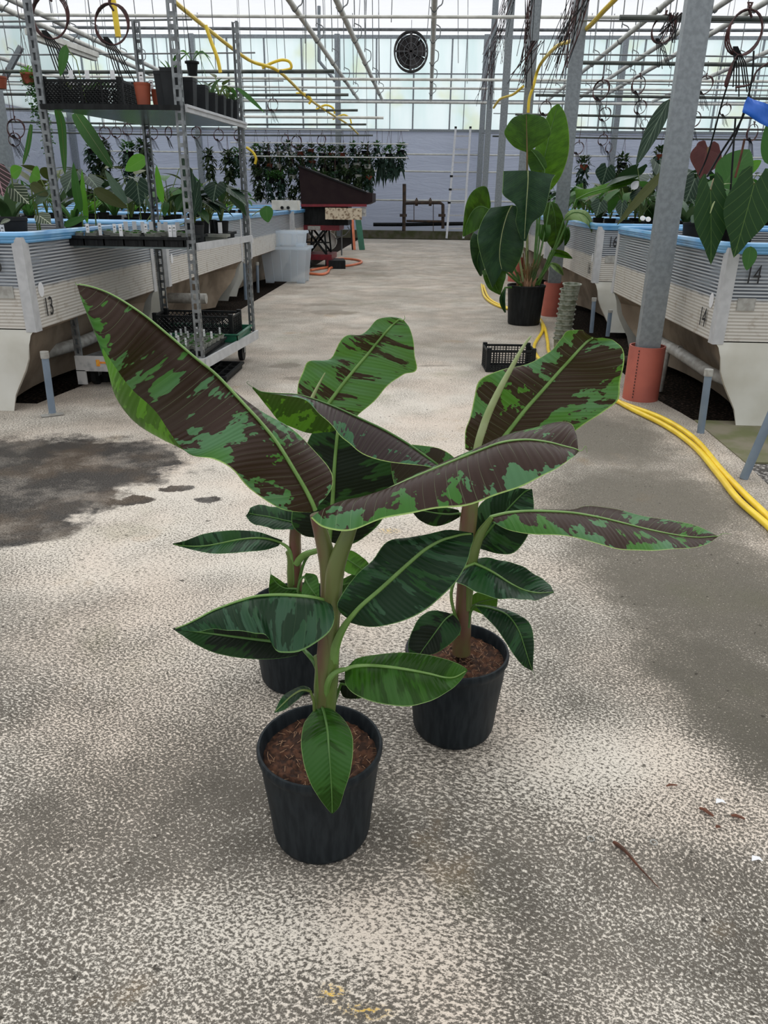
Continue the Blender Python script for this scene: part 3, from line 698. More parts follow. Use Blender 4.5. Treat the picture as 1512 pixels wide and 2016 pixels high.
blade('leaf',Y3,[
 (967,1018,0, 969,1014,0, 967,1026,-1),
 (1003,1010,0, 1006,1006,1, 1003,1044,-4),
 (1052,1007,0, 1053,1003,2, 1053,1051,-6),
 (1120,1010,-1, 1120,1003,3, 1126,1058,-8),
 (1172,1018,-1, 1160,996,4, 1185,1074,-9),
 (1220,1029,-2, 1215,1004,4, 1240,1082,-9),
 (1275,1043,-2, 1277,1017,3, 1290,1084,-9),
 (1330,1054,-3, 1335,1026,2, 1343,1081,-8),
 (1375,1059,-3, 1379,1039,0, 1387,1073,-6),
 (1413,1056,-4, 1413,1055,-4, 1413,1057,-4)],M_young,b3,rib=(.0045,.001),bow=.07,ns=6,nv=10,ruf=.02,stalk=[(932,1075,-1),(945,1045,-1),(967,1018,0)],tail=[(1425,1050,-4),(1440,1052,-4)])
blade('leaf',Y3,[
 (934,1110,-2, 915,1108,0, 905,1128,-3),
 (955,1119,-2, 955,1097,0, 898,1146,-6),
 (978,1132,-3, 990,1104,0, 930,1162,-8),
 (1004,1149,-3, 1025,1114,0, 975,1176,-9),
 (1030,1162,-4, 1055,1130,-1, 1018,1181,-9),
 (1055,1168,-5, 1080,1150,-2, 1050,1181,-9),
 (1075,1168,-5, 1089,1162,-4, 1075,1174,-8),
 (1090,1167,-6, 1091,1165,-6, 1089,1168,-6)],M_old,b3,rib=(.0048,.001),bow=.06,ruf=.04,stalk=[(900,1225,-1),(888,1170,-2),(905,1125,-2),(934,1110,-2)],ribm=M_rib,srad=.004)
blade('leaf',Y3+.04,[
 (938,1078,0, 925,1060,0, 950,1082,-1),
 (955,1055,0, 932,1022,1, 980,1090,-3),
 (975,1030,0, 948,990,1, 1012,1088,-4),
 (995,1008,0, 985,968,1, 1038,1056,-4),
 (1015,986,0, 1018,961,0, 1050,1018,-3),
 (1032,970,0, 1040,963,0, 1050,985,-2),
 (1047,963,-1, 1047,962,-1, 1048,964,-1)],M_old,b3,rib=(.0035,.001),bow=.05,ruf=.03,stalk=[(920,1130,-2),(928,1100,-1),(938,1078,0)],ribm=M_ribd)
blade('leaf',Y3,[
 (890,1209,-3, 905,1225,-3, 878,1205,-3),
 (876,1220,-4, 907,1243,-5, 850,1202,-4),
 (861,1239,-6, 888,1266,-7, 826,1216,-6),
 (846,1260,-7, 862,1284,-8, 811,1243,-7),
 (833,1278,-8, 842,1290,-8.5, 804,1268,-8),
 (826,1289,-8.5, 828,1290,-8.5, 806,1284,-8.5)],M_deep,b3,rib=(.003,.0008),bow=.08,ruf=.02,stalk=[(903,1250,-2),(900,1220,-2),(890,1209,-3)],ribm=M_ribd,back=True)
blade('leaf',Y3,[
 (938,1192,-2, 940,1188,-2, 937,1194,-2),
 (970,1199,-3, 976,1195,-2, 953,1212,-4),
 (999,1211,-5, 1008,1204,-4, 975,1235,-6),
 (1020,1239,-7, 1042,1226,-6, 995,1263,-8),
 (1032,1272,-8, 1051,1262,-8, 1012,1290,-9),
 (1041,1300,-9, 1050,1296,-9, 1031,1312,-9),
 (1048,1320,-9, 1049,1319,-9, 1046,1320,-9)],M_old,b3,rib=(.0035,.0008),bow=.08,ruf=.03,stalk=[(921,1235,-1),(926,1205,-1),(938,1192,-2)],tail=[(1052,1328,-9),(1054,1340,-9)],ribm=M_ribd)
blade('leaf',Y3+.02,[
 (925,1195,0, 922,1188,0, 928,1200,0),
 (945,1185,0, 935,1168,0, 955,1210,0),
 (965,1180,0, 965,1165,0, 975,1203,0),
 (979,1178,0, 979,1175,0, 980,1182,0)],M_fresh,b3,rib=(.003,.001),stalk=[(915,1240,0),(918,1215,0),(925,1195,0)],ribm=M_ribd)
blade('leaf',Y3+.02,[
 (905,1010,0, 905,1018,0, 903,1004,0),
 (885,1012,0, 882,1030,0, 886,1000,0),
 (860,1010,0, 855,1036,0, 862,998,0),
 (832,1005,0, 826,1024,0, 835,992,0),
 (808,1000,0, 808,1003,0, 809,998,0)],M_deep,b3,rib=(.003,.001),stalk=[(918,1080,0),(915,1035,0),(905,1010,0)],ribm=M_ribd)
blade('leaf',Y3+.03,[
 (900,950,0, 890,965,0, 905,935,0),
 (870,930,0, 850,960,0, 898,905,0),
 (835,915,0, 805,962,0, 868,884,0),
 (805,905,0, 780,958,0, 830,877,0),
 (785,898,0, 772,935,0, 800,876,0),
 (772,892,0, 768,900,0, 778,885,0)],M_midl,b3,rib=(.003,.001),stalk=[(915,1000,0),(910,970,0),(900,950,0)],ribm=M_ribd)
# ---------- rear plant
Y2=1.40
b2=thing('potted_banana_plant','variegated banana plant in a black pot, rear left of the three, half hidden','banana plant')
pot_at(b2,CP2)
stemtube('stem',Y2,[(583,1185,0,.0155),(582,1130,0,.0135),(581,1085,0,.013),(582,1045,0,.012),(592,1010,0,.009),(612,950,2,.006),(632,870,4,.004)],b2,M_stem)
stemtube('leaf_sheath',Y2-.006,[(575,1170,0,.009),(574,1130,0,.010),(573,1100,0,.0085),(566,1085,0,.005)],b2,M_stemg)
blade('leaf',Y2,[
 (638,812,2, 592,805,4, 690,836,0),
 (650,791,2, 586,772,4, 705,816,0),
 (675,757,2, 592,740,4, 735,792,0),
 (700,726,2, 606,712,4, 762,762,-1),
 (724,698,2, 652,706,4, 792,738,-2),
 (745,672,1, 676,664,3, 818,730,-3),
 (762,652,0, 712,658,2, 818,692,-3),
 (776,638,0, 742,630,1, 809,652,-3),
 (788,628,-1, 768,624,0, 800,638,-2),
 (794,630,-2, 790,627,-1, 797,632,-2)],M_young2,b2,rib=(.0058,.0012),bow=.04,ns=6,nv=12,ruf=.05,tail=[(797,627,-2),(796,621,-2)],stalk=[(596,1000,0),(615,900,1),(638,812,2)])
mb=MB(); P=csamp([aty(x,y,Y2-.02) for x,y in ((600,830),(612,790),(625,762),(640,734))],4); n_=len(P)
mb.tube(P,[.005*(1-i/n_)+.0006 for i in range(n_)],8); obj('rolled_leaf',mb,M_ribp,b2)
blade('leaf',Y2-.05,[
 (648,1066,0, 622,1058,0, 676,1074,0),
 (650,1045,0, 597,1054,0, 705,1066,0),
 (653,1010,0, 574,1030,0, 748,1030,0),
 (656,970,0, 580,980,1, 768,985,0),
 (658,930,0, 588,930,2, 780,945,0),
 (661,890,1, 600,885,2, 776,900,1),
 (665,850,1, 620,845,2, 755,862,2),
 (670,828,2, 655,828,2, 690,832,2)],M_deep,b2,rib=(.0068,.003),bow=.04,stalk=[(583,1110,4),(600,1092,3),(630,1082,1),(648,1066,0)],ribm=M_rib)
blade('leaf',Y2,[
 (553,1069,0, 548,1075,-1, 557,1064,0),
 (530,1062,0, 522,1083,-3, 538,1057,0),
 (500,1060,0, 490,1086,-4, 508,1047,1),
 (465,1064,0, 455,1089,-4, 468,1044,1),
 (430,1071,0, 420,1090,-3, 432,1046,1),
 (395,1076,-1, 385,1084,-3, 398,1052,0),
 (362,1075,-1, 358,1077,-2, 366,1064,-1),
 (340,1071,-2, 340,1072,-2, 340,1070,-2)],M_old,b2,rib=(.004,.001),stalk=[(577,1150,-1),(575,1105,-1),(568,1080,-1),(553,1069,0)],bow=.05,ribm=M_rib,srad=.006)
blade('leaf',Y2,[
 (585,1030,0, 577,1043,-2, 590,1022,1),
 (560,1025,0, 545,1042,-3, 570,1002,2),
 (530,1018,0, 515,1036,-3, 535,997,2),
 (505,1014,0, 493,1028,-2, 508,994,2),
 (488,1010,-1, 484,1015,-1, 492,1000,0)],M_old,b2,rib=(.003,.001),stalk=[(584,1060,0),(588,1042,0),(585,1030,0)],bow=.08,ruf=.05,ribm=M_ribd)
blade('leaf',Y2-.03,[
 (588,1160,0, 585,1168,0, 600,1175,0),
 (562,1158,0, 548,1176,-1, 578,1168,0),
 (545,1148,0, 530,1168,-1, 562,1150,0),
 (533,1131,0, 532,1132,0, 535,1131,0)],M_fresh,b2,rib=(.003,.001),stalk=[(583,1180,0),(588,1165,0)],tail=[(532,1122,0),(534,1116,0)],ribm=M_ribd)
blade('leaf',Y2-.03,[
 (598,1135,0, 600,1142,0, 602,1128,0),
 (606,1150,-1, 594,1160,-1, 622,1132,0),
 (616,1165,-2, 598,1176,-2, 628,1150,-1),
 (626,1178,-2, 622,1180,-2, 629,1176,-2)],M_deep,b2,rib=(.003,.001),stalk=[(586,1165,0),(590,1145,0),(598,1135,0)],ribm=M_ribd)
blade('leaf',Y2-.01,[
 (662,1092,0, 660,1100,0, 665,1085,0),
 (680,1100,0, 668,1115,-1, 692,1084,1),
 (700,1112,0, 684,1128,-1, 712,1096,1),
 (722,1128,0, 706,1134,-1, 725,1108,1),
 (738,1138,-1, 736,1140,-1, 739,1136,-1)],M_fresh,b2,rib=(.003,.001),stalk=[(588,1150,0),(600,1105,0),(625,1082,0),(662,1092,0)],bow=.08,ribm=M_ribd)
blade('leaf',Y2+.03,[
 (655,1160,0, 655,1170,0, 655,1150,0),
 (680,1150,0, 675,1178,0, 690,1132,0),
 (705,1145,0, 705,1180,0, 715,1118,0),
 (730,1140,0, 735,1165,0, 735,1120,0),
 (748,1138,0, 748,1140,0, 748,1136,0)],M_old,b2,rib=(.003,.001),stalk=[(590,1178,0),(620,1150,0),(655,1160,0)],ribm=M_ribd)
# ================================================================ columns
def channel(mb,x,y,z0,z1,wd,dp,th=.004,mi=0):
    mb.box(x-wd/2,y-dp/2,z0,x+wd/2,y+dp/2,z1,mi)
for i,(x,y,top,lb) in enumerate([(1.205,4.09,4.8,'nearest thick grey steel column, standing in a red-brown pipe sleeve on the right'),
      (1.2,7.25,4.8,'second steel column from the camera, behind the tall broad-leaved plant'),(1.2,10.42,4.8,'third steel column from the camera on the right of the aisle'),
      (1.2,13.7,4.8,'fourth steel column from the camera on the right of the aisle'),(1.2,17.1,4.8,'farthest steel column of the aisle row, nearest the ladder')]):
    o=thing('steel_column',lb,'column',(x,y,0)); mb=MB()
    W_,D_=.105,.10
    mb.box(-W_/2,-D_/2,0,W_/2,-D_/2+.012,top); mb.box(-W_/2,D_/2-.012,0,W_/2,D_/2,top)
    mb.box(-W_/2,-D_/2+.012,0,-W_/2+.012,D_/2-.012,top); mb.box(W_/2-.012,-D_/2+.012,0,W_/2,D_/2-.012,top)
    mb.box(-W_/2-.012,-D_/2,0,-W_/2,-D_/2+.02,top)
    obj('post',mb,M_galv,o,False)
    mb=MB(); h=.29 if i==0 else .3
    mb.lathe([(.094,0),(.094,h),(.086,h),(.086,.02)],40); 
    s=obj('sleeve',mb,M_sleeve,o); 
    if i==0:
        mb=MB()
        for k in range(16): mb.box(-.062-.0012,-.0725-.004,.02+k*.0165,-.062+.0012,-.0695,.028+k*.0165)
        obj('stamped_marking',mb,M_ink,o)
for k,(px,py) in enumerate([(10,300)]):
    p=aty(px,py,9.0); mb=MB(); mb.box(p.x-.06,8.94,0,p.x+.06,9.06,4.8); tag(obj('steel_column',mb,M_galv,None,False),'grey steel column among the left beds at the far left edge','column')
# ================================================================ growing tubs
def rim_path(x0,y0,x1,y1,r,z):
    pts=[]
    for cx,cy,a0 in ((x1-r,y1-r,0),(x0+r,y1-r,90),(x0+r,y0+r,180),(x1-r,y0+r,270)):
        for k in range(6):
            a=math.radians(a0+k*18); pts.append(Vector((cx+r*math.cos(a),cy+r*math.sin(a),z)))
    return pts
def make_tub(wd,ln,side):
    """side=+1: aisle face on the left (x=0) ; tub spans x 0..wd ; origin at front aisle-side corner"""
    o=thing('growing_tub','','tub')
    s=side; zb,zt=.40,.815
    def X(a): return a*s
    def bx(mb,x0,y0,z0,x1,y1,z1,mi=0): mb.box(min(X(x0),X(x1)),y0,z0,max(X(x0),X(x1)),y1,z1,mi)
    # panels
    mb=MB(); bx(mb,.03,-.0,zb,wd-.03,.012,zt); obj('front_panel',mb,M_panel,o,False)
    mb=MB(); bx(mb,0,.03,zb-.0,.012,ln-.03,zt); obj('side_panel',mb,M_panel,o,False)
    mb=MB(); bx(mb,.03,ln-.012,zb,wd-.03,ln,zt); obj('rear_panel',mb,M_panel,o,False)
    mb=MB(); bx(mb,wd-.012,.03,zb,wd,ln-.03,zt); obj('side_panel',mb,M_panel,o,False)
    for (a,b) in ((0,0),(0,ln),(wd,0),(wd,ln)):
        mb=MB(); sx_=1 if a==0 else -1; sy_=1 if b==0 else -1
        xa=a-.004*sx_; ya=b-.004*sy_
        th=.006; L6=[(xa,ya),(xa+.05*sx_,ya),(xa+.05*sx_,ya+th*sy_),(xa+th*sx_,ya+th*sy_),(xa+th*sx_,ya+.06*sy_),(xa,ya+.06*sy_)]
        L6=[(X(p),q) for p,q in L6]
        if s*sx_*sy_<0: L6=L6[::-1]
        mb.poly(L6,zb-.01,zt)
        obj('corner_profile',mb,M_alu,o,False)
    # rim
    mb=MB(); P=rim_path(-.012,-.012,wd+.012,ln+.012,.10,.822); P=[Vector((X(p.x),p.y,p.z)) for p in P]
    for p0,zz,rr in ((0,0,.017),(0,-.024,.010)):
        mb.tube([p+Vector((0,0,zz)) for p in P],rr,8,closed=True)
    obj('rim',mb,M_rim,o)
    mb=MB(); P2=[p+Vector((0,0,-.012)) for p in P]; mb.tube(P2,.0135,6,closed=True); obj('rim_liner',mb,M_rim,o)
    # fabric hull hanging under the frame
    mb=MB(); prof=[(.0,.405),(.010,.398),(.028,.375),(.045,.33),(.058,.26),(.085,.20),(.12,.14),(.155,.08),(.18,.0)]
    nx=14
    def front(yy,rev):
        rows=[]
        for ins,z in prof:
            rows.append([Vector((X(ins+(wd-2*ins)*k/nx),yy+(.012*math.sin(k*1.7+z*9)*(z<.38 and z>.01)),z)) for k in range(nx+1)])
        mb.grid(rows,0)
    front(.0,False); obj('liner',mb,M_liner,o); mb=MB(); front(ln,True)
    obj('liner',mb,M_liner,o)
    for xs in (0,1):
        mb=MB(); rows=[]
        for ins,z in prof:
            a=ins*1.0+(.16 if z<.34 else .03 if z<.39 else 0); bk_=ins*2.8
            rows.append([Vector((X((ins+(a-ins)*math.sin(PI*k/12)**.5) if xs==0 else wd-ins),(ln-bk_)*k/12,z+.0)) for k in range(13)])
        mb.grid(rows); obj('side_liner',mb,M_linerd,o)
    mb=MB(); rows=[]; rnd=random.Random(3)
    for i in range(21): rows.append([Vector((X(.02+(wd-.04)*i/20),.02+(ln-.04)*k/20,.745+rnd.uniform(-.008,.008))) for k in range(21)])
    mb.grid(rows); obj('growing_bed',mb,M_soil,o,True,0)
    # handle holes / plates and rivets on the front panel
    mb=MB(); bx(mb,.075,-.006,.545,.155,-.001,.60); obj('vent_plate',mb,M_capm,o,False)
    mb=MB(); P=[Vector((X(.006+.0),.11+.028*math.cos(a*PI/8),.575+.035*math.sin(a*PI/8))) for a in range(16)]
    mb.add([p+Vector((-s*.008,0,0)) for p in P],[tuple(range(16))]); obj('sticker',mb,M_tagw,o,False)
    return o
XA_R,XA_L=1.352,-1.842
tubs=[]
R_T=[(3.58,2.08,'14'),(6.32,2.3,'16'),(9.0,2.4,'18'),(11.8,2.6,'20'),(14.8,2.6,'22')]
L_T=[(3.51,1.72,'13'),(5.50,2.35,'15'),(8.22,2.5,'17'),(11.0,2.5,'19'),(13.8,2.6,'21')]
ordn=['nearest','second','third','fourth','fifth']
for side,T,XA,wn in ((1,R_T,XA_R,'right'),(-1,L_T,XA_L,'left')):
    for i,(y,ln,num) in enumerate(T):
        o=make_tub(2.3,ln,side); o.location=(XA,y,0)
        nm={0:' numbered %s'%num,1:' numbered %s'%num}.get(i,'')
        tag(o,'%s growing tub%s along the %s of the aisle, blue rim and ribbed panels'%(ordn[i],nm,wn),'tub')
        if i<2:
            if side>0:
                txt('number',num,.115,M_ink,(.118,-.014,.700),(PI/2,0,0),o,.62)
                txt('number',num,.125,M_ink,(-.008,.17,.487),(PI/2,0,-PI/2),o,.75)
            else:
                txt('number',num,.115,M_ink,(-.135,-.014,.700),(PI/2,0,0),o,.62)
                txt('number',num,.125,M_ink,(.008,.15 if i==0 else .62,.487),(PI/2,0,PI/2),o,.75)
    for i,(y,ln) in enumerate([(4.2,2.4),(7.0,2.4),(9.8,2.6),(13,2.6)]):
        o=make_tub(2.3,ln,side); o.location=(XA+side*2.9,y,0)
        tag(o,'%s tub of the second row, blue-rimmed, behind the %s-hand aisle tubs'%(ordn[i],wn),'tub','second-row tubs on the %s'%wn)
# patch tape on the left tub's rim seam, pipes below
def standpipe(px,py,top,lb,lean=(0,0),foot=True):
    c=atz(px,py,0); t=Vector((lean[0],lean[1],1)); tp=aty(top[0],top[1],c.y+lean[1])
    o=thing('standpipe',lb,'pipe',(c.x,c.y,0)); v=tp-c
    mb=MB(); mb.cyl((0,0,0),v*.93,.0165,16); obj('pipe',mb,M_bluepipe,o)
    mb=MB(); mb.cyl(v*.9,v,.0195,16); obj('cap',mb,M_capm,o)
    if foot:
        mb=MB(); mb.beam((-.04,-.035,.006),(.045,.02,.006),.03,.006); mb.lathe([(.02,.003),(.02,.014)],12,cap1=True); obj('foot_plate',mb,M_capm,o)
standpipe(104,818,(87,692),'short grey-blue capped standpipe on a bolted foot, in front of tub 13')
standpipe(1379,852,(1396,727),'short grey-blue capped standpipe rising in front of tub 14',foot=False)
standpipe(1464,942,(1530,790),'leaning grey-blue pipe at the right edge beside the yellow hoses',foot=False)
standpipe(1164,655,(1170,586),'left of two grey-blue capped pipes beside the red-sleeved column, before tub 16',foot=False)
standpipe(1196,662,(1202,610),'right of two grey-blue capped pipes beside the red-sleeved column, before tub 16',foot=False)
standpipe(508,576,(506,516),'slim grey-blue standpipe at the foot of the third left tub',foot=False)
standpipe(484,590,(481,510),'slim grey-blue standpipe seen just behind the trolley rear post',foot=False)
def pipe(name,pts,r,m,label,cat='pipe',group=None,n=10):
    mb=MB(); mb.tube(pts,r,n); return tag(obj(name,mb,m),label,cat,group)
pipe('drain_pipe',[(1.75,3.72,.10),(1.50,3.95,.18),(1.44,4.35,.22),(1.43,4.7,.22)],.032,M_capm,'thick grey drain pipe running under the nearest right tub')
pipe('drain_pipe',[(1.45,4.30,.24),(1.42,4.42,.20),(1.42,4.45,-.04)],.017,M_capm,'thin grey pipe bending down under the nearest right tub')
pipe('supply_pipe',[(1.385,4.72,.395),(1.38,4.72,-.04)],.018,M_bluep,'blue upright supply pipe below the panel of tub 14')
pipe('drain_pipe',[(1.39,4.58,.36),(1.39,4.58,-.04)],.016,M_capm,'upright grey pipe beside the blue pipe below tub 14')
pipe('drain_pipe',[(-2.6,4.0,.16),(-2.3,3.95,.13),(-2.0,4.25,.20),(-1.95,5.1,.22)],.035,M_capm,'pale drain pipe curving under the nearest left tub')
pipe('drain_pipe',[(-2.4,6.0,.25),(-1.72,6.0,.25)],.04,M_capm,'short pipe stub poking out below tub 15')
pipe('wooden_batten',[(1.25,5.05,.02),(1.9,5.05,.02)],.03,M_rust,'rusty brown bar lying on the gravel under tub 14','bar')
# ================================================================ trolley
TF=4.03; TR=5.0
trol=thing('plant_trolley','galvanised wheeled trolley with perforated posts and two raised shelves, carrying pots and trays','trolley',(-1.55,4.5,0))
T0=Vector((-1.55,4.5,0))
def post(x,y,top,sx_,sy_):
    mb=MB(); wd=.036; n=int((top-.17)/.05)
    # two slotted flanges at right angles
    for fl in (0,1):
        for (u0,u1) in ((0,.010),(.026,.036)):
            if fl==0: mb.box(*sorted2(x,x+0),0,0,0,0,0) if False else None
            if fl==0: mb.box(min(x+sx_*u0,x+sx_*u1),y-.0015,.17,max(x+sx_*u0,x+sx_*u1),y+.0015,top)
            else: mb.box(x-.0015,min(y+sy_*u0,y+sy_*u1),.17,x+.0015,max(y+sy_*u0,y+sy_*u1),top)
        for k in range(n+1):
            z=.17+k*.05; z1=min(z+.018,top)
            if fl==0: mb.box(min(x+sx_*.01,x+sx_*.026),y-.0015,z,max(x+sx_*.01,x+sx_*.026),y+.0015,z1)
            else: mb.box(x-.0015,min(y+sy_*.01,y+sy_*.026),z,x+.0015,max(y+sy_*.01,y+sy_*.026),z1)
    # stiffening lip
    mb.box(min(x+sx_*.034,x+sx_*.038),min(y,y+sy_*.012),.17,max(x+sx_*.034,x+sx_*.038),max(y,y+sy_*.012),top)
    mb.box(min(x,x+sx_*.012),min(y+sy_*.034,y+sy_*.038),.17,max(x,x+sx_*.012),max(y+sy_*.034,y+sy_*.038),top)
    mb.v=[(a-T0.x,b-T0.y,c) for a,b,c in mb.v]
    obj('post',mb,M_galvd,trol,False)
post(-1.915,4.03,1.93,1,1); post(-1.20,4.03,1.93,-1,1); post(-1.735,5.0,1.93,1,-1); post(-1.12,5.0,1.925,-1,-1)
# the outline follows the photographed skew: posts of the far end stand slightly inward
def quadbox(P,z0,z1,name,m,par,off=T0):
    mb=MB(); mb.poly([(x-off.x,y-off.y) for x,y in P],z0,z1); return obj(name,mb,m,par,False)
Q=[(-1.91,4.03),(-1.205,4.03),(-1.125,5.0),(-1.74,5.0)]
M_shelf=pm('shelf_underside',(.26,.31,.31),(.20,.25,.25),7,.25,.75)
quadbox([(-1.90,4.04),(-1.215,4.04),(-1.135,4.99),(-1.73,4.99)],1.388,1.398,'top_shelf',M_shelf,trol)
mb=MB(); mb.beam((-1.187-T0.x,4.05-T0.y,1.393),(-1.105-T0.x,4.98-T0.y,1.393),.012,.034); mb.beam((-1.187-T0.x+.004,4.05-T0.y,1.40),(-1.105-T0.x+.004,4.98-T0.y,1.40),.02,.008); obj('shelf_edge',mb,M_alu,trol,False)
mb=MB(); mb.beam((-1.90-T0.x,4.022-T0.y,1.392),(-1.21-T0.x,4.022-T0.y,1.392),.012,.022); obj('shelf_edge',mb,M_blackp,trol,False)
quadbox([(-1.90,4.04),(-1.215,4.04),(-1.135,4.99),(-1.73,4.99)],.742,.752,'middle_shelf',M_shelf,trol)
mb=MB(); mb.beam((-1.187-T0.x,4.05-T0.y,.755),(-1.105-T0.x,4.98-T0.y,.755),.012,.036); obj('shelf_edge',mb,M_alu,trol,False)
quadbox([(-1.90,4.04),(-1.215,4.04),(-1.135,4.99),(-1.73,4.99)],.150,.166,'base_deck',M_galvd,trol)
mb=MB(); mb.box(-1.915-T0.x,4.015-T0.y,.095,-1.19-T0.x,4.03-T0.y,.178); mb.box(-1.915-T0.x,4.015-T0.y,.02,-1.865-T0.x,4.03-T0.y,.1); mb.box(-1.24-T0.x,4.015-T0.y,.02,-1.19-T0.x,4.03-T0.y,.1)
ep=obj('end_plank',mb,M_paintw,trol,False); ep['label']='chipped white painted end plank with an orange splash'
mb=MB(); mb.box(-1.795-T0.x,4.011-T0.y,.125,-1.775-T0.x,4.0145-T0.y,.16); mb.box(-1.79-T0.x,4.012-T0.y,.14,-1.72-T0.x,4.0145-T0.y,.15); mb.box(-1.74-T0.x,4.012-T0.y,.155,-1.70-T0.x,4.0145-T0.y,.162); obj('paint_splash',mb,M_orange,ep,False)
mb=MB(); mb.beam((-1.19-T0.x,4.03-T0.y,.15),(-1.105-T0.x,5.0-T0.y,.15),.014,.055); obj('base_rail',mb,M_alu,trol,False)
for (x,y) in ((-1.85,4.12),(-1.26,4.12),(-1.19,4.88),(-1.68,4.88)):
    mb=MB(); mb.cyl((x-T0.x-.014,y-T0.y,.05),(x-T0.x+.014,y-T0.y,.05),.05,20); wh=obj('wheel',mb,M_blackp,trol)
    mb=MB(); mb.box(x-T0.x-.02,y-T0.y-.012,.05,x-T0.x-.016,y-T0.y+.03,.15); mb.box(x-T0.x+.016,y-T0.y-.012,.05,x-T0.x+.02,y-T0.y+.03,.15); obj('fork',mb,M_galvd,wh,False)
# ---- generic crates, pots, trays
def lattice(mb,a,b,z0,z1,nx,nz,th=.004,wd=.004,diag=True):
    a=Vector(a);b=Vector(b);d=b-a;L=d.length;d.normalize();h=z1-z0
    up=Vector((0,0,1))
    def seg(u0,w0,u1,w1):
        # clip to rectangle
        P0=[u0,w0];P1=[u1,w1]
        du=u1-u0;dw=w1-w0;t0,t1=0,1
        for p,q in ((-du,u0),(du,L-u0),(-dw,w0),(dw,h-w0)):
            if abs(p)<1e-9:
                if q<0: return
            else:
                r=q/p
                if p<0: t0=max(t0,r)
                else: t1=min(t1,r)
        if t1-t0<.02: return
        A=a+d*(u0+du*t0)+up*(z0+w0+dw*t0-a.z*0); B=a+d*(u0+du*t1)+up*(z0+w0+dw*t1)
        mb.beam(A,B,th,wd,up=d.cross(up))
    st=L/nx
    if diag:
        k=-int(h/st)-2
        while k*st<L:
            seg(k*st,0,k*st+h,h); seg(k*st+h,0,k*st,h); k+=1
    else:
        for k in range(nx+1): seg(L*k/nx,0,L*k/nx,h)
        for k in range(nz+1): seg(0,h*k/nz,L,h*k/nz)
def crate(lb,cx,cy,z,lx,ly,h,rz=0,nx=14,nz=5,diag=True,open_=True,group=None):
    o=thing('plastic_crate',lb,'crate',(cx,cy,z),rz,group)
    for (a,b) in (((-lx/2,-ly/2,0),(lx/2,-ly/2,0)),((lx/2,-ly/2,0),(lx/2,ly/2,0)),((lx/2,ly/2,0),(-lx/2,ly/2,0)),((-lx/2,ly/2,0),(-lx/2,-ly/2,0))):
        mb=MB(); L_=(Vector(b)-Vector(a)).length
        lattice(mb,a,b,.012,h-.012,max(4,int(nx*L_/lx)),nz,.004,.0062 if diag else .004,diag)
        mb.beam(Vector(a)+Vector((0,0,.006)),Vector(b)+Vector((0,0,.006)),.008,.012); mb.beam(Vector(a)+Vector((0,0,h-.006)),Vector(b)+Vector((0,0,h-.006)),.008,.012)
        for f in (.25,.5,.75):
            p=Vector(a).lerp(Vector(b),f); mb.beam(p+Vector((0,0,.01)),p+Vector((0,0,h-.01)),.007,.007)
        obj('side_wall',mb,M_blackp,o,False)
    mb=MB()
    for sx_ in (-1,1):
        for sy_ in (-1,1):
            x=sx_*(lx/2-.01); y=sy_*(ly/2-.01); mb=MB(); mb.box(x-.013,y-.013,0,x+.013,y+.013,h+.012); obj('corner_post',mb,M_blackp,o,False)
    mb=MB(); 
    for k in range(9): mb.box(-lx/2,-ly/2+ly*k/8.0-.002,.0,lx/2,-ly/2+ly*k/8.0+.002,.004)
    for k in range(15): mb.box(-lx/2+lx*k/14.0-.002,-ly/2,.0,-lx/2+lx*k/14.0+.002,ly/2,.004)
    obj('base_grid',mb,M_blackp,o,False)
    return o
def rleaf(mb,base,tip,wd,cup=.15,droop=.0,nu=9,nv=4,up=Vector((0,0,1)),heart=False,tw=0,shape=None):
    """a shaped blade from base to tip, added as UV-mapped grid"""
    base=Vector(base);tip=Vector(tip);ax=tip-base;L=ax.length;d=ax.normalized()
    s=d.cross(up); s=s.normalized() if s.length>1e-4 else Vector((1,0,0)); n=s.cross(d)
    if tw: s=(s*math.cos(tw)+n*math.sin(tw)); n=s.cross(d)
    if not heart:
        rows=[];uv=[]
        for i in range(nu+1):
            u=i/nu; w_=wd*(math.sin(PI*min(1,u**.75*1.0))**.75 if shape is None else shape(u))+.0004
            c=base+ax*u+n*(-droop*L*(u*u)+.25*droop*L*math.sin(PI*u))
            rows.append([c+s*(w_*v)+n*(cup*w_*abs(v)**1.3) for v in [(-1+2*k/(2*nv)) for k in range(2*nv+1)]])
            uv.append([(u*L,w_*(-1+k/nv),u,k/(2*nv)) for k in range(2*nv+1)])
        mb.grid(rows,0,uv)
    else:
        for sd in (-1,1):
            rows=[];uv=[]
            for i in range(nu+3):
                u=-.22+1.22*i/(nu+2)
                if u<0: inner=wd*.28*min(1,(-u/.22))**.7; outer=wd*(.30+.49*math.sqrt(max(0,1-(-u/.225)**2)))
                else: inner=0; outer=wd*max(0,1-u**2.7)**.95*(.78+.34*math.sin(PI*min(1,u*1.3)))
                outer=max(outer,inner+.0004)
                c=base+ax*u+n*(-droop*L*(max(u,0)**2))
                r_=[];q_=[]
                for k in range(nv+1):
                    x=inner+(outer-inner)*k/nv; r_.append(c+s*(sd*x)+n*(cup*x*(1 if u>0 else 1)-.4*cup*x*x/wd)); q_.append((u*L,sd*x,(u+.22)/1.22,.5+.5*sd*x/wd))
                if sd<0: r_=r_[::-1]; q_=q_[::-1]
                rows.append(r_);uv.append(q_)
            mb.grid(rows,0,uv)
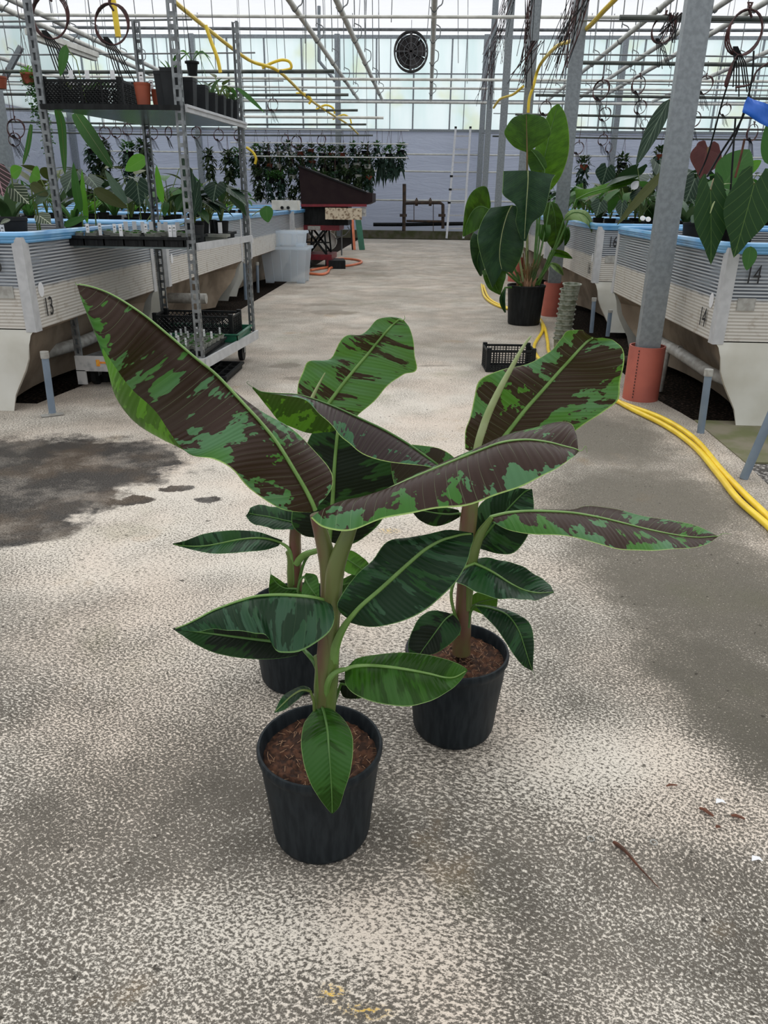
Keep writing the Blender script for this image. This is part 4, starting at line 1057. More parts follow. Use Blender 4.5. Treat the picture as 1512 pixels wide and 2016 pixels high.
def minipot(o,R,H,m,sq=False,Rb=None,n=20,soil=True,z=0):
    Rb=Rb or R*.76; mb=MB()
    mb.lathe([(Rb,0),(Rb+(R-Rb)*.85,H*.86),(R*.97,H*.88),(R,H*.9),(R,H),(R*.95,H),(R*.9,H*.8)],4 if sq else n,c=(0,0,z),cap0=True)
    p=obj('pot',mb,m,o,not sq)
    if sq: p.rotation_euler=(0,0,PI/4)
    if soil:
        mb=MB(); mb.lathe([(.0005,H*.86),(R*.93,H*.86)],4 if sq else n,c=(0,0,z),cap0=True); s=obj('soil',mb,M_soil,o)
        if sq: s.rotation_euler=(0,0,PI/4)
def plant(name,lb,cat,loc,kind,size,pots=None,rnd=None,group=None,n=None,rz=0):
    """kind: heart, strap, bush, tall, droop ; each leaf a child"""
    rnd=rnd or random.Random(int(abs(loc[0]*1000+loc[1]*77+size*991)))
    o=thing(name,lb,cat,loc,rz,group); z0=0
    if pots: R,H,m=pots[:3]; minipot(o,R,H,m,len(pots)>3); z0=H*.86
    K=dict(heart=(9,V_dark),heartg=(8,V_green),white=(8,V_white),strap=(14,V_mid),lime=(13,V_lime),grey=(12,V_grey),olive=(9,V_olive),bush=(18,V_mid),dark=(8,V_dark),maroon=(4,V_maroon),mid=(13,V_mid))[kind]
    for i in range(n or K[0]):
        a=2*PI*i/(n or K[0])+rnd.uniform(-.4,.4); el=rnd.uniform(.5,1.1); L=size*rnd.uniform(.55,1.0)
        mb=MB(); ms=MB()
        if kind in('strap','lime','grey'):
            b=Vector((.01*math.cos(a),.01*math.sin(a),z0)); e=b+Vector((math.cos(a)*L*.55,math.sin(a)*L*.55,L*rnd.uniform(.45,.95)))
            rleaf(mb,b,e,L*(.05 if kind!='grey' else .11),.3,rnd.uniform(.1,.45),nu=8,nv=2,shape=lambda u: math.sin(PI*(.08+.92*u)**.8)**.6 if u<1 else 0)
            lf=obj('leaf',mb,K[1],o,True,0)
        else:
            hs=z0+L*rnd.uniform(.5,1.0); b=Vector((math.cos(a)*L*.28,math.sin(a)*L*.28,hs))
            dz=rnd.uniform(-.9,.15) if kind!='olive' else rnd.uniform(-.5,.8)
            e=b+Vector((math.cos(a),math.sin(a),dz)).normalized()*L*.62
            rleaf(mb,b,e,L*(.25 if kind in('heart','heartg','white','dark','maroon') else .14),.12,.15,nu=8,nv=3,heart=kind in('heart','heartg','white','dark','maroon'))
            lf=obj('leaf',mb,K[1],o,True,0)
            ms.tube([Vector((0,0,z0)),Vector((b.x*.4,b.y*.4,z0+(hs-z0)*.6)),b],.0035,5); obj('leaf_stalk',ms,M_stemg,lf)
    return o
def soft(px,py,y): return aty(px,py,y)
TAGM=None
def label_tag(loc,h=.05,wd=.018,rz=0,lb='white plant label',group=None,logo=True):
    o=thing('plant_label',lb,'label',loc,rz,group)
    mb=MB(); mb.box(-wd/2,-.0006,0,wd/2,.0006,h); obj('card',mb,M_tagw,o,False)
    if logo:
        mb=MB(); P=[(0+wd*.30*math.cos(a*PI/8),h*.72+wd*.26*math.sin(a*PI/8)) for a in range(9)]
        mb.add([(x,-.0009,z) for x,z in P],[tuple(range(9))]); mb.add([(-wd*.3,-.0009,h*.5),(wd*.3,-.0009,h*.5),(wd*.3,-.0009,h*.53),(-wd*.3,-.0009,h*.53)],[(0,1,2,3)]); obj('print',mb,M_ink,o,False)
    return o
# ---- top shelf: crate, terracotta pots, black square pots
ZS=1.399
crate('black lattice crate of small plants on the top trolley shelf',-1.70,4.17,ZS,.40,.22,.115,nx=22)
for i,(px,py) in enumerate(((147,165),(178,160),(228,165))):
    p=aty(px,py,4.12); label_tag((p.x,4.12,ZS+.085),.055,.022,0,'blank white plant label sticking out of the top shelf crate','','') if False else None
    o=label_tag((p.x,4.09,ZS+.095),.062,.022,0,'%s from the left of the blank white labels in the top-shelf crate'%OR_[i],'labels in the top-shelf crate',False)
for i,(x,y,k,s) in enumerate(((-1.80,4.16,'olive',.07),(-1.72,4.2,'grey',.07),(-1.64,4.15,'mid',.08),(-1.57,4.2,'grey',.06))):
    plant('potted_seedling','%s from the left of the small black-potted plants in the top-shelf crate'%OR_[i],'plant',(x,y,ZS+.006),k,s,(.036,.075,M_blackp),group='seedlings in the top-shelf crate')
def one_leaf_plant(nm,lb,loc,pth,base,tip,wd,m,cat='plant'):
    o=thing(nm,lb,cat,loc); L=Vector(loc); mb=MB(); mb.tube([Vector(q)-L for q in pth],.0025,6); obj('stalk',mb,M_stemg,o)
    mb=MB(); rleaf(mb,Vector(base)-L,Vector(tip)-L,wd,.12,.05,up=Vector((.3,-1,.3))); obj('leaf',mb,m,o,True,0); return o
p0=aty(130,88,4.14);p1=aty(118,150,4.10)
one_leaf_plant('long_leaf_seedling','drooping single pale green leaf above the black crate on the top shelf',(-1.72,4.15,ZS+.01),[(-1.72,4.15,ZS+.01),aty(150,118,4.14),aty(136,100,4.14),p0],p0,p1,.022,V_mid)
for (px,R,H,lb) in ((283,.040,.105,'larger terracotta pot on the top trolley shelf edge, with a printed label'),(303,.032,.085,'smaller terracotta pot squeezed behind the larger one on the top shelf')):
    p=aty(px,200,4.10); o=thing('terracotta_pot',lb,'pot',(p.x,4.10 if R>.035 else 4.17,ZS)); minipot(o,R,H,M_terra)
label_tag((aty(278,160,4.08).x,4.085,ZS+.09),.06,.022,0,'white printed label in the larger terracotta pot'); label_tag((aty(297,160,4.15).x,4.15,ZS+.075),.05,.02,0,'white printed label in the smaller terracotta pot')
M_sq=pm('square_pot_plastic',(.020,.022,.025),(.028,.031,.034),9,.5,spec=.2)
sqs=[(342,4.12,.062,.17,'strap'),(372,4.28,.055,.15,None),(396,4.42,.052,.135,None),(416,4.56,.045,.115,'grey'),(433,4.67,.043,.115,'olive'),(447,4.78,.042,.11,'mid'),(459,4.88,.042,.115,'grey'),(325,4.14,.05,.16,None)]
for i,(px,y,R,H,k) in enumerate(sqs):
    p=aty(px,200,y)
    lb='tall black square pot on the top trolley shelf, %s of the row'%['nearest and largest','second','third','fourth','fifth','sixth','rearmost','left inner one'][i]
    if k: plant('square_potted_plant',lb,'potted plant',(p.x,y,ZS),k,.13 if i else .17,(R,H,M_sq,1),n=6)
    else: o=thing('square_pot',lb,'pot',(p.x,y,ZS)); minipot(o,R,H,M_sq,True)
# long strap leaf hanging out at the rear corner
mb=MB(); rleaf(mb,aty(466,172,4.9),aty(520,218,4.85),.013,.1,.1,up=Vector((0,-1,.5))); tag(obj('strap_leaf',mb,V_mid,None,True,0),'long narrow green leaf jutting from the rear end of the top shelf','leaf')
# long leaves hanging from under the shelf
for pts,w_,lb in (([(112,215,4.3),(122,250,4.3),(128,345,4.25)],.022,'narrow upright strap leaf seen below the left of the top shelf'),([(148,222,4.5),(180,270,4.45),(222,332,4.35)],.040,'broad long leaf slanting down below the top shelf'),([(62,245,4.2),(55,290,4.2),(45,325,4.2)],.012,'thin curved strap leaf hanging left of the trolley')):
    o=thing('hanging_leaf',lb,'leaf',aty(*pts[0]))
    P=csamp([aty(*q) for q in pts],6); L0=o.location.copy(); rows=[];uv=[]
    for i,q in enumerate(P):
        f=i/(len(P)-1); t=(P[min(i+1,len(P)-1)]-P[max(0,i-1)]).normalized(); s=t.cross(Vector((.2,-1,.2))).normalized(); ww=w_*(math.sin(PI*(.12+.88*f)))**.7+.0005
        rows.append([q-L0+s*ww*v+Vector((0,-.15*abs(v)*ww,0)) for v in(-1,-.5,0,.5,1)]); uv.append([(f*.4,ww*v,f,.5+.5*v) for v in(-1,-.5,0,.5,1)])
    mb=MB(); mb.grid(rows,0,uv); obj('blade',mb,V_mid,o,True,0); mb=MB(); mb.tube([q-L0 for q in P],.0018,5); obj('vein',mb,M_stemg,o)
# ---- middle shelf: black tray with clear cups and labels
ZM=.753
def tray(lb,x0,y0,x1,y1,z,h=.05,nx=6,ny=4):
    o=thing('seedling_tray',lb,'tray',((x0+x1)/2,(y0+y1)/2,z)); w_,l_=(x1-x0)/2,(y1-y0)/2
    mb=MB(); 
    for (a,b,c,d) in ((-w_,-l_,w_,-l_+.006),(-w_,l_-.006,w_,l_),(-w_,-l_,-w_+.006,l_),(w_-.006,-l_,w_,l_)): mb.box(a,b,0.004,c,d,h)
    mb.box(-w_,-l_,.0,w_,l_,.004); obj('shell',mb,M_blackp,o,False)
    mb=MB()
    for (a,b,c,d) in ((-w_-.012,-l_-.012,w_+.012,-l_),(-w_-.012,l_,w_+.012,l_+.012),(-w_-.012,-l_,-w_,l_),(w_,-l_,w_+.012,l_)): mb.box(a,b,h-.014,c,d,h)
    obj('lip',mb,M_blackp,o,False)
    mb=MB()
    for k in range(1,nx): x=-w_+2*w_*k/nx; mb.box(x-.004,-l_,.004,x+.004,l_,h-.006)
    for k in range(1,ny): y=-l_+2*l_*k/ny; mb.box(-w_,y-.004,.004,w_,y+.004,h-.006)
    for k in range(nx): x=-w_+2*w_*(k+.5)/nx; mb.box(x-.02,-l_-.004,.0,x+.02,-l_,h-.02)
    obj('cell_grid',mb,M_blackp,o,False); return o
tray('shallow black seedling tray at the front of the middle trolley shelf',-1.87,4.00,-1.24,4.40,ZM,.05)
tray('black carrying tray at the back of the middle trolley shelf',-1.62,4.52,-1.20,4.92,ZM,.045)
cup0=thing('seedling_cup','','cup'); mb=MB(); mb.lathe([(.019,0),(.026,.040),(.029,.041),(.029,.044),(.026,.044),(.018,.003)],18,cap0=True); obj('cup_wall',mb,M_cup,cup0)
mb=MB(); mb.lathe([(.0005,.036),(.024,.036)],14,cap0=True); obj('soil',mb,M_soil,cup0)
for a in (0.3,2.2,4.3):
    mb=MB(); rleaf(mb,(.002*math.cos(a),.002*math.sin(a),.036),(.03*math.cos(a),.03*math.sin(a),.058),.011,.1,.3,nu=5,nv=2); obj('leaf',mb,V_mid,cup0,True,0)
freeze(cup0); first=[True]
def cup(x,y,z,lb,g,rz=0):
    if first[0]:
        first[0]=False; cup0.location=(x,y,z); cup0['label']=lb; cup0['group']=g; cup0.rotation_euler=(0,0,rz); return cup0
    return dup(cup0,(x,y,z),rz,lb,g)
rnd=random.Random(8)
for i in range(8):
    for j in range(3):
        if rnd.random()<.2: continue
        cup(-1.82+i*.077+rnd.uniform(-.01,.01),4.05+j*.12,ZM+.02,'clear seedling cup in the black tray on the middle trolley shelf','seedling cups on the middle shelf',rnd.random()*6)['label']='clear seedling cup on the middle trolley shelf, %s from the left, %s row'%(OR_[i],['front','middle','rear'][j])
for i,(px,py,y) in enumerate([(171,440,4.03),(195,437,4.16),(225,445,4.05),(237,448,4.02),(286,440,4.15),(334,445,4.03),(342,443,4.06)]):
    p=aty(px,py,y); label_tag((p.x,y,ZM+.045),.062,.019,rnd.uniform(-.2,.2),'%s from the left of the printed labels at the middle-shelf tray front'%OR_[i],'printed labels in the middle-shelf tray')
for i,(px,py,y) in enumerate([(246,430,4.5),(263,430,4.55),(279,430,4.5),(296,430,4.55),(312,430,4.5),(325,430,4.55),(348,430,4.5),(408,430,4.6),(432,430,4.6)]):
    p=aty(px,py,y); label_tag((p.x,y,ZM+.045),.06,.024,rnd.uniform(-.3,.3),'%s from the left of the plain white labels at the middle shelf back'%OR_[i],'plain labels at the back of the middle shelf',False)
for i,(px,y,k,s,R,lb) in enumerate([(383,4.35,'heartg',.20,.055,'plant with drooping pointed leaves at the right front of the middle shelf'),
        (400,4.62,'heart',.24,.05,'velvety vein-patterned plant right of centre on the middle shelf'),(436,4.75,'heart',.26,.045,'dark plant hanging over the trolley rear edge'),(415,4.9,'olive',.18,.04,'small olive-leaved plant at the rear of the middle shelf')]):
    p=aty(px,450,y); plant('shelf_plant',lb,'potted plant',(p.x,y,ZM),k,s,(R,.11,M_blackp))
# large pleated dark leaf behind the front post
o=thing('tall_leaf_plant','tall dark pleated leaf standing in a dark pot behind the right front trolley post','potted plant',(aty(384,450,4.3).x,4.3,ZM))
L0=o.location.copy(); minipot(o,.05,.10,M_sq)
mb=MB(); rleaf(mb,aty(392,428,4.3)-L0,aty(358,305,4.32)-L0,.042,.15,.03,up=Vector((.5,-1,.1))); obj('leaf',mb,V_dark,o,True,0)
mb=MB(); rleaf(mb,aty(380,428,4.27)-L0,aty(392,352,4.2)-L0,.03,.15,.03,up=Vector((-.3,-1,.1))); obj('leaf',mb,V_dark,o,True,0)
# white shallow dish
mb=MB(); mb.box(-.07,-.05,.03,.07,.05,.045); mb.box(-.055,-.04,0,.055,.04,.03); o=obj('seed_dish',mb,M_cup,None,False); o.location=(aty(425,455,4.5).x,4.5,ZM); tag(o,'grey shallow dish at the right end of the middle shelf','dish')
# ---- bottom deck
o=crate('black lattice crate standing in the green tray on the trolley base',-1.44,4.80,.19,.50,.24,.12,nx=18)
o=thing('green_tray','shallow green plastic tray on the trolley base under the black crate','tray',(-1.43,4.78,.167))
w_,l_=.29,.19; mb=MB(); mb.box(-w_,-l_,0,w_,l_,.004)
for (a,b,c,d) in ((-w_,-l_,w_,-l_+.005),(-w_,l_-.005,w_,l_),(-w_,-l_,-w_+.005,l_),(w_-.005,-l_,w_,l_)): mb.box(a,b,.004,c,d,.05)
obj('shell',mb,M_greenp,o,False); mb=MB()
for (a,b,c,d) in ((-w_-.014,-l_-.014,w_+.014,-l_),(-w_-.014,l_,w_+.014,l_+.014),(-w_-.014,-l_,-w_,l_),(w_,-l_,w_+.014,l_)): mb.box(a,b,.044,c,d,.05)
obj('lip',mb,M_greenp,o,False)
tray('black cell tray of seedling cups on the trolley base',-1.50,4.08,-1.21,4.55,.167,.04,4,6)
for j in range(6):
    for i in range(4):
        x=-1.46+i*.07+.005*j; y=4.12+j*.075
        cup(x,y,.185,'clear seedling cup in the tray on the trolley base','seedling cups on the trolley base',rnd.random()*6)['label']='clear seedling cup on the trolley base, %s row from the front, %s from the left'%(OR_[j],OR_[i])
        if (i+j)%2==0 or i==0: label_tag((x,y+.01,.215),.055,.012,rnd.uniform(-.4,.4),'white label in the cup of the %s row, %s from the left, trolley base'%(OR_[j],OR_[i]),'labels on the trolley base')
tray('black tray lying on the floor under the front of the trolley',-1.86,4.16,-1.60,4.5,.002,.05,4,4)
tray('black tray lying on the floor under the rear of the trolley',-1.38,4.2,-1.13,4.62,.002,.04,4,4)
# ================================================================ bird of paradise
YB=6.70
bp=thing('potted_strelitzia','tall plant with big paddle leaves in a black pot, right of the aisle','potted plant')
cb_=Vector((.876,YB,0)); 
pot(bp,.165,.33,.135,M_blackp)
for k in kids(bp): k.location=cb_
def Z(x,y): return (880+x/3.876,200+y/3.876)
def bl(name,M,L,R,mat,dep=0,rib=(.008,.002),ribm=M_ribd,stalk=None,bow=.06,dl=-6,dr=-6,**k):
    st=[]
    n=len(M)
    for i in range(n):
        e=math.sin(PI*i/(n-1)); mx,my=Z(*M[i]);lx,ly=Z(*L[i]);rx,ry=Z(*R[i])
        st.append((mx,my,dep,lx,ly,dep+dl*e,rx,ry,dep+dr*e))
    sk=[]
    if stalk is not None:
        sx0,sy0,sd=stalk; x0,y0=Z(sx0,sy0); m0=Z(*M[0]); sk=[(x0,y0,sd),((x0*.45+m0[0]*.55),(y0*.5+m0[1]*.5),dep*.5),(m0[0],m0[1],dep)]
    return blade(name,YB,st,mat,bp,rib=rib,ribm=ribm,stalk=sk,bow=bow,nv=7,srad=.011,**k)
bl('leaf',[(611,388),(610,340),(609,270),(607,200),(606,140),(604,95)],[(600,385),(510,345),(440,255),(455,190),(510,120),(596,95)],[(622,380),(720,320),(785,265),(790,200),(740,120),(612,92)],M_bopb,-25,ribm=M_bopl and M_stemd,stalk=(615,1420,0))
bl('leaf',[(700,700),(725,560),(745,430),(785,250),(820,120),(848,18)],[(660,690),(640,560),(660,400),(740,170),(790,60),(842,18)],[(800,670),(870,570),(925,410),(932,250),(905,100),(856,18)],M_bopg,12,stalk=(650,1420,0),dl=4,dr=-8)
bl('leaf',[(745,520),(690,430),(650,380),(625,360)],[(640,530),(618,470),(612,400),(620,360)],[(765,500),(750,440),(700,380),(635,355)],M_bopb,4,stalk=(640,1420,0),dl=2,dr=2)
bl('leaf',[(618,525),(618,600),(612,700),(603,820),(597,930),(590,1065)],[(828,560),(800,605),(780,700),(740,850),(650,930),(605,1062)],[(430,530),(425,640),(430,715),(530,800),(525,920),(565,1050)],M_bopl,-30,ribm=M_ribp,stalk=(605,1420,0),bow=.12)
bl('leaf',[(495,790),(460,860),(425,980),(405,1100),(402,1200),(420,1290)],[(545,800),(555,880),(575,1000),(588,1080),(560,1200),(500,1310)],[(330,810),(270,900),(232,1030),(250,1150),(290,1280),(345,1425)],M_bopl,-20,ribm=M_ribp,stalk=(590,1420,0),bow=.12,ruf=.04)
bl('leaf',[(330,830),(270,800),(210,820),(160,900),(122,1030)],[(320,850),(280,930),(230,980),(180,1005),(125,1032)],[(335,780),(300,650),(200,680),(140,800),(118,1020)],M_bopb,-12,stalk=(585,1420,0),bow=.08)
bl('leaf',[(300,1050),(250,1130),(230,1230),(255,1330)],[(340,1100),(310,1200),(280,1300),(260,1335)],[(200,1000),(175,1080),(195,1220),(250,1330)],M_bopl,5,stalk=(590,1420,0),bow=.08)
bl('leaf',[(400,1250),(370,1330),(370,1400),(405,1475)],[(450,1250),(450,1330),(430,1400),(410,1475)],[(270,1290),(280,1350),(320,1430),(400,1475)],M_bopb,-14,stalk=(595,1420,0),bow=.08,ruf=.06)
bl('leaf',[(985,745),(1080,700),(1200,665),(1320,632),(1465,597)],[(975,665),(1080,665),(1200,630),(1320,595),(1455,592)],[(1000,748),(1100,718),(1210,690),(1330,655),(1468,605)],M_bopg,-5,stalk=(700,1390,0),dl=5,dr=-3)
bl('leaf',[(890,905),(960,850),(1040,860),(1090,920),(1110,1005)],[(900,870),(950,825),(1060,832),(1105,900),(1112,1005)],[(920,910),(980,905),(1050,925),(1085,960),(1106,1010)],M_bopp,-12,stalk=(700,1400,0),dl=4,dr=-5)
bl('leaf',[(790,760),(820,850),(830,960),(830,1060),(820,1120)],[(740,790),(735,880),(745,980),(760,1060),(800,1120)],[(840,780),(880,860),(900,960),(890,1060),(840,1120)],M_bopb,14,stalk=(650,1420,0))
bl('leaf',[(720,940),(730,1010),(740,1070)],[(690,930),(690,1000),(725,1070)],[(790,940),(790,1010),(760,1070)],M_bopl,10,stalk=(650,1420,0))
bl('leaf',[(790,1150),(850,1150),(910,1170),(957,1195)],[(790,1135),(850,1130),(915,1150),(957,1192)],[(790,1175),(850,1185),(905,1195),(955,1200)],M_bopg,0,stalk=(680,1400,0))
bl('leaf',[(790,1235),(830,1250),(870,1290),(888,1325)],[(800,1225),(850,1240),(882,1280),(890,1325)],[(785,1250),(820,1285),(855,1310),(885,1328)],M_bopp,-6,stalk=(660,1410,0))
bl('leaf',[(440,1420),(415,1500),(425,1570),(445,1610)],[(450,1430),(445,1510),(448,1570),(450,1610)],[(430,1430),(400,1500),(410,1560),(440,1612)],M_bopl,-18,stalk=(560,1415,-5))
bl('leaf',[(900,960),(915,1000),(920,1060),(900,1100)],[(890,960),(890,1000),(895,1060),(895,1100)],[(930,955),(940,1000),(935,1050),(905,1100)],M_bopl,10,stalk=(680,1400,0))
mb=MB(); rnd=random.Random(4)
for i in range(26):
    a=rnd.random()*6.3; r=.02+rnd.random()*.06; top=rnd.uniform(.42,.62)
    x0,y0=cb_.x+.01+r*.5*math.cos(a),cb_.y+r*.5*math.sin(a); mb.tube([(x0,y0,.29),(x0+r*.2*math.cos(a),y0,.4),(x0+r*1.1*math.cos(a),y0+r*math.sin(a),top)],[.011,.010,.005],7)
obj('stem_clump',mb,M_stemd,bp)
mb=MB()
for i in range(14):
    a=rnd.random()*6.3; r=.03+rnd.random()*.05; x0,y0=cb_.x+r*math.cos(a),cb_.y+r*math.sin(a); mb.tube([(x0,y0,.29),(x0+.01*math.cos(a),y0-.01,.35),(x0+.03*math.cos(a),y0-.02,.39+rnd.random()*.03)],[.010,.013,.002],6)
obj('dry_sheaths',mb,M_fibre,bp)
# ================================================================ aisle objects, right
c=atz(1000,728,0); crate('empty black mesh crate on the floor beside the stacked cups',c.x,4.80,.001,.30,.22,.135,rz=.05,nx=16,nz=8,diag=False)
# stack of used mesh pots
o=None; base=Vector((.995,5.45,0)); mbp=MB(); 
mbp.lathe([(.048,0),(.058,.085),(.066,.087),(.066,.094),(.058,.094),(.046,.004)],24,cap0=True)
M_cupd=pm('mossy_clear_plastic',(.30,.32,.27),(.13,.15,.10),35,.45,detail=5)
cup_me=None
for k in range(12):
    if k==0: s=obj('nursery_cup',mbp,M_cupd)
    else: s=s0.copy(); COL.objects.link(s)
    if k==0: s0=s
    s.location=(base.x+.006*k*.3+(.0 if k<11 else .01),base.y,.034*k); s.rotation_euler=(0,.02*(k>8)*(k-8),k)
    tag(s,'%s of the stacked mossy nursery cups beside the tall plant'%(['lowest','second','third','fourth','fifth','sixth','seventh','eighth','ninth','tenth','eleventh','topmost'][k]),'cup','stacked nursery cups')
# yellow hoses
def hose(pts,r,m,label,cat='hose',n=10):
    P=csamp([Vector(p) for p in pts],8); mb=MB(); mb.tube(P,r,n); return tag(obj('water_hose',mb,m),label,cat)
A=[(948,560),(955,585),(985,604),(1040,615),(1062,628),(1068,650),(1052,680),(1060,705),(1100,735),(1160,760),(1215,790),(1300,822),(1365,862),(1420,925),(1465,972),(1525,1030),(1640,1150),(1800,1350),(2000,1650)]
B=[(952,562),(964,588),(1000,606),(1050,618),(1070,640),(1078,672),(1082,695),(1110,725),(1165,752),(1225,795),(1310,838),(1368,880),(1415,935),(1455,985),(1525,1048),(1630,1170),(1770,1360),(1960,1660)]
def onfl(L,z=.013,dx=0): return [atz(x+dx,y,z) for x,y in L]
hose(onfl(A),.0125,M_yhose,'upper of two yellow water hoses snaking along the right of the aisle')
hose(onfl(B),.0125,M_yhose,'lower of two yellow water hoses snaking along the right of the aisle')
# small litter
def litter(nm,lb,cat,px,py,mb,m,rz=0):
    c=atz(px,py,0); o=obj(nm,mb,m); o.location=(c.x,c.y,.001); o.rotation_euler=(0,0,rz); return tag(o,lb,cat)
a=atz(1207,1662,0);b=atz(1298,1752,0); d=b-a
mb=MB(); mb.tube(csamp([Vector((0,0,.004)),d*.25+Vector((.002,.003,.005)),d*.6+Vector((0,0,.004)),d+Vector((0,0,.002))],4),[.0026,.0034,.0038,.0036,.003,.0027,.0023,.002,.0017,.0014,.001,.0008,.0005],6); litter('dry_twig','long thin brown twig lying on the concrete at lower right','twig',1207,1662,mb,M_twig)
for k,(px,py,L_,w_,r_,lb) in enumerate(((1322,1550,.022,.005,.2,'thin bark sliver on the concrete left of the white paper scrap'),(1390,1602,.026,.009,-.8,'curved dark bark chip just left of the other chip'),(1452,1612,.022,.008,-.3,'rightmost dark bark chip on the concrete'),(1413,1632,.008,.006,.3,'tiny dark crumb below the bark chips'))):
    mb=MB(); mb.tube([(-L_/2,0,.003),(-L_/6,.001,.005),(L_/4,-.001,.005),(L_/2,.0005,.003)],[w_*.3,w_*.5,w_*.45,w_*.2],6,flat=.5); litter('bark_chip',lb,'bark chip',px,py,mb,M_twig,r_)
for k,(px,py,lb) in enumerate(((1416,1580,'white paper scrap above the bark chips'),(1487,1693,'small white paper scrap at the right edge'))):
    mb=MB(); mb.add([(-.009,-.003,.001),(.002,-.004,.004),(.010,-.006,.001),(.008,.002,.003),(-.004,.005,.005)],[(0,1,3,4),(1,2,3)]); litter('paper_scrap',lb,'paper',px,py,mb,M_tagw,.2)
for k,(px,py,lb) in enumerate(((1163,1653,'left of two round washers set in the concrete'),(1287,1660,'right of two round washers set in the concrete'))):
    mb=MB(); mb.tube([(.0055*math.cos(i*PI/8),.0055*math.sin(i*PI/8),.001) for i in range(16)],.0012,5,closed=True); litter('washer',lb,'washer',px,py,mb,M_capm)
# ================================================================ far left group: storage boxes, lift table, hood
def stbox(lb,x0,y0,x1,y1,z,h,taper=.03):
    o=thing('storage_box',lb,'box',((x0+x1)/2,(y0+y1)/2,z)); w_,l_=(x1-x0)/2,(y1-y0)/2
    mb=MB(); a,b=w_-taper,l_-taper
    lo=[(-a,-b),(a,-b),(a,b),(-a,b)]; hi=[(-w_,-l_),(w_,-l_),(w_,l_),(-w_,l_)]
    vs=[(x,y,.02) for x,y in lo]+[(x,y,h) for x,y in hi]
    mb.add(vs,[(0,1,5,4),(1,2,6,5),(2,3,7,6),(3,0,4,7),(3,2,1,0)])
    obj('body',mb,M_clearp,o,False)
    mb=MB()
    for k in (-.55,-.15,.3,.62):
        mb.beam((k*a,-b-.004,.03),(k*w_,-l_-.004,h-.03),.012,.008)
    for (x,y) in ((-a*.8,-b*.85),(a*.8,-b*.85),(-a*.8,b*.85),(a*.8,b*.85)): mb.box(x-.05,y-.03,0,x+.05,y+.03,.03)
    obj('ribs_and_feet',mb,M_clearp,o,False)
    mb=MB(); mb.box(-w_-.015,-l_-.015,h,w_+.015,l_+.015,h+.012); mb.box(-w_-.02,-l_-.02,h-.02,w_+.02,-l_-.012,h+.004); mb.box(w_+.012,-l_-.02,h-.02,w_+.02,l_+.02,h+.004); obj('lid',mb,M_clearp,o,False)
    return o
stbox('large clear plastic storage box on the floor with a smaller one on its lid',-2.03,9.60,-1.46,10.05,0,.42,.04)
stbox('small clear plastic storage box stacked on the large one',-1.90,9.66,-1.50,9.95,.434,.17,.015)
for px,py,rx in ((498,500,1),):
    pass
# lift table
YL=12.2
def PX(px,py,y=YL): return aty(px,py,y)
lt=thing('lift_table','dark red scissor lift table on wheels carrying the brown hood','lift table',(-1.6,YL,0)); L0=Vector((-1.6,YL,0))
xa,xb=PX(590,445).x,PX(672,445).x
def LB(mb,x0,y0,z0,x1,y1,z1): mb.box(x0-L0.x,y0-L0.y,z0,x1-L0.x,y1-L0.y,z1)
zt=PX(630,445).z; 
mb=MB(); LB(mb,xa,YL-.3,zt-.05,xb,YL+.4,zt+.02); obj('platform',mb,M_redp,lt,False)
mb=MB(); LB(mb,xa+.17,YL-.306,zt-.045,xa+.36,YL-.301,zt+.01); obj('name_plate',mb,M_capm,lt,False)
zb=PX(630,505).z
mb=MB(); LB(mb,xa+.05,YL-.3,zb-.03,xb-.12,YL+.4,zb+.05); LB(mb,xb-.2,YL-.32,.02,xb-.13,YL-.25,zb); obj('base_frame',mb,M_redp,lt,False)
for yy in (YL-.27,YL+.3):
    for s_ in (0,1):
        mb=MB(); x0,x1=(xa+.12,xb-.2) if s_ else (xb-.2,xa+.12)
        mb.beam((x0-L0.x,yy-L0.y,zb+.05),(((x0+x1)/2+.12*(1 if s_ else -1))-L0.x,yy-L0.y,zt-.05),.03,.03); mb.beam((x0-L0.x,yy-L0.y,zb+.05),(x0-L0.x+(.03 if s_ else -.03),yy-L0.y,zt-.05),.02,.025)
        obj('scissor_arm',mb,M_blackp,lt,False)
mb=MB(); LB(mb,xa+.1,YL-.29,(zb+zt)/2-.01,xb-.15,YL-.27,(zb+zt)/2+.01); obj('cross_bar',mb,M_blackp,lt,False)
for (x,y) in ((xa+.1,YL-.25),(xb-.2,YL-.25),(xa+.1,YL+.35),(xb-.2,YL+.35)):
    mb=MB(); mb.cyl((x-L0.x-.02,y-L0.y,.07),(x-L0.x+.02,y-L0.y,.07),.07,18); obj('wheel',mb,M_blackp,lt)
mb=MB(); mb.tube([Vector((xb-.03,YL+.3,zb))-L0,Vector((xb-.03,YL+.3,zt+.02))-L0],.012,8); mb.tube([PX(660,470)-L0,PX(680,462)-L0,PX(688,452)-L0,PX(684,446)-L0],.008,8); obj('handle',mb,M_midbar,lt)
mb=MB(); mb.poly([(xb-.15,YL-.45),(xb+.10,YL-.4),(xb+.02,YL+.1),(xb-.15,YL+.1)],0,.12); o=obj('rubber_wedge',mb,M_blackp,None,False); tag(o,'black wedge block on the floor right of the lift table','block')
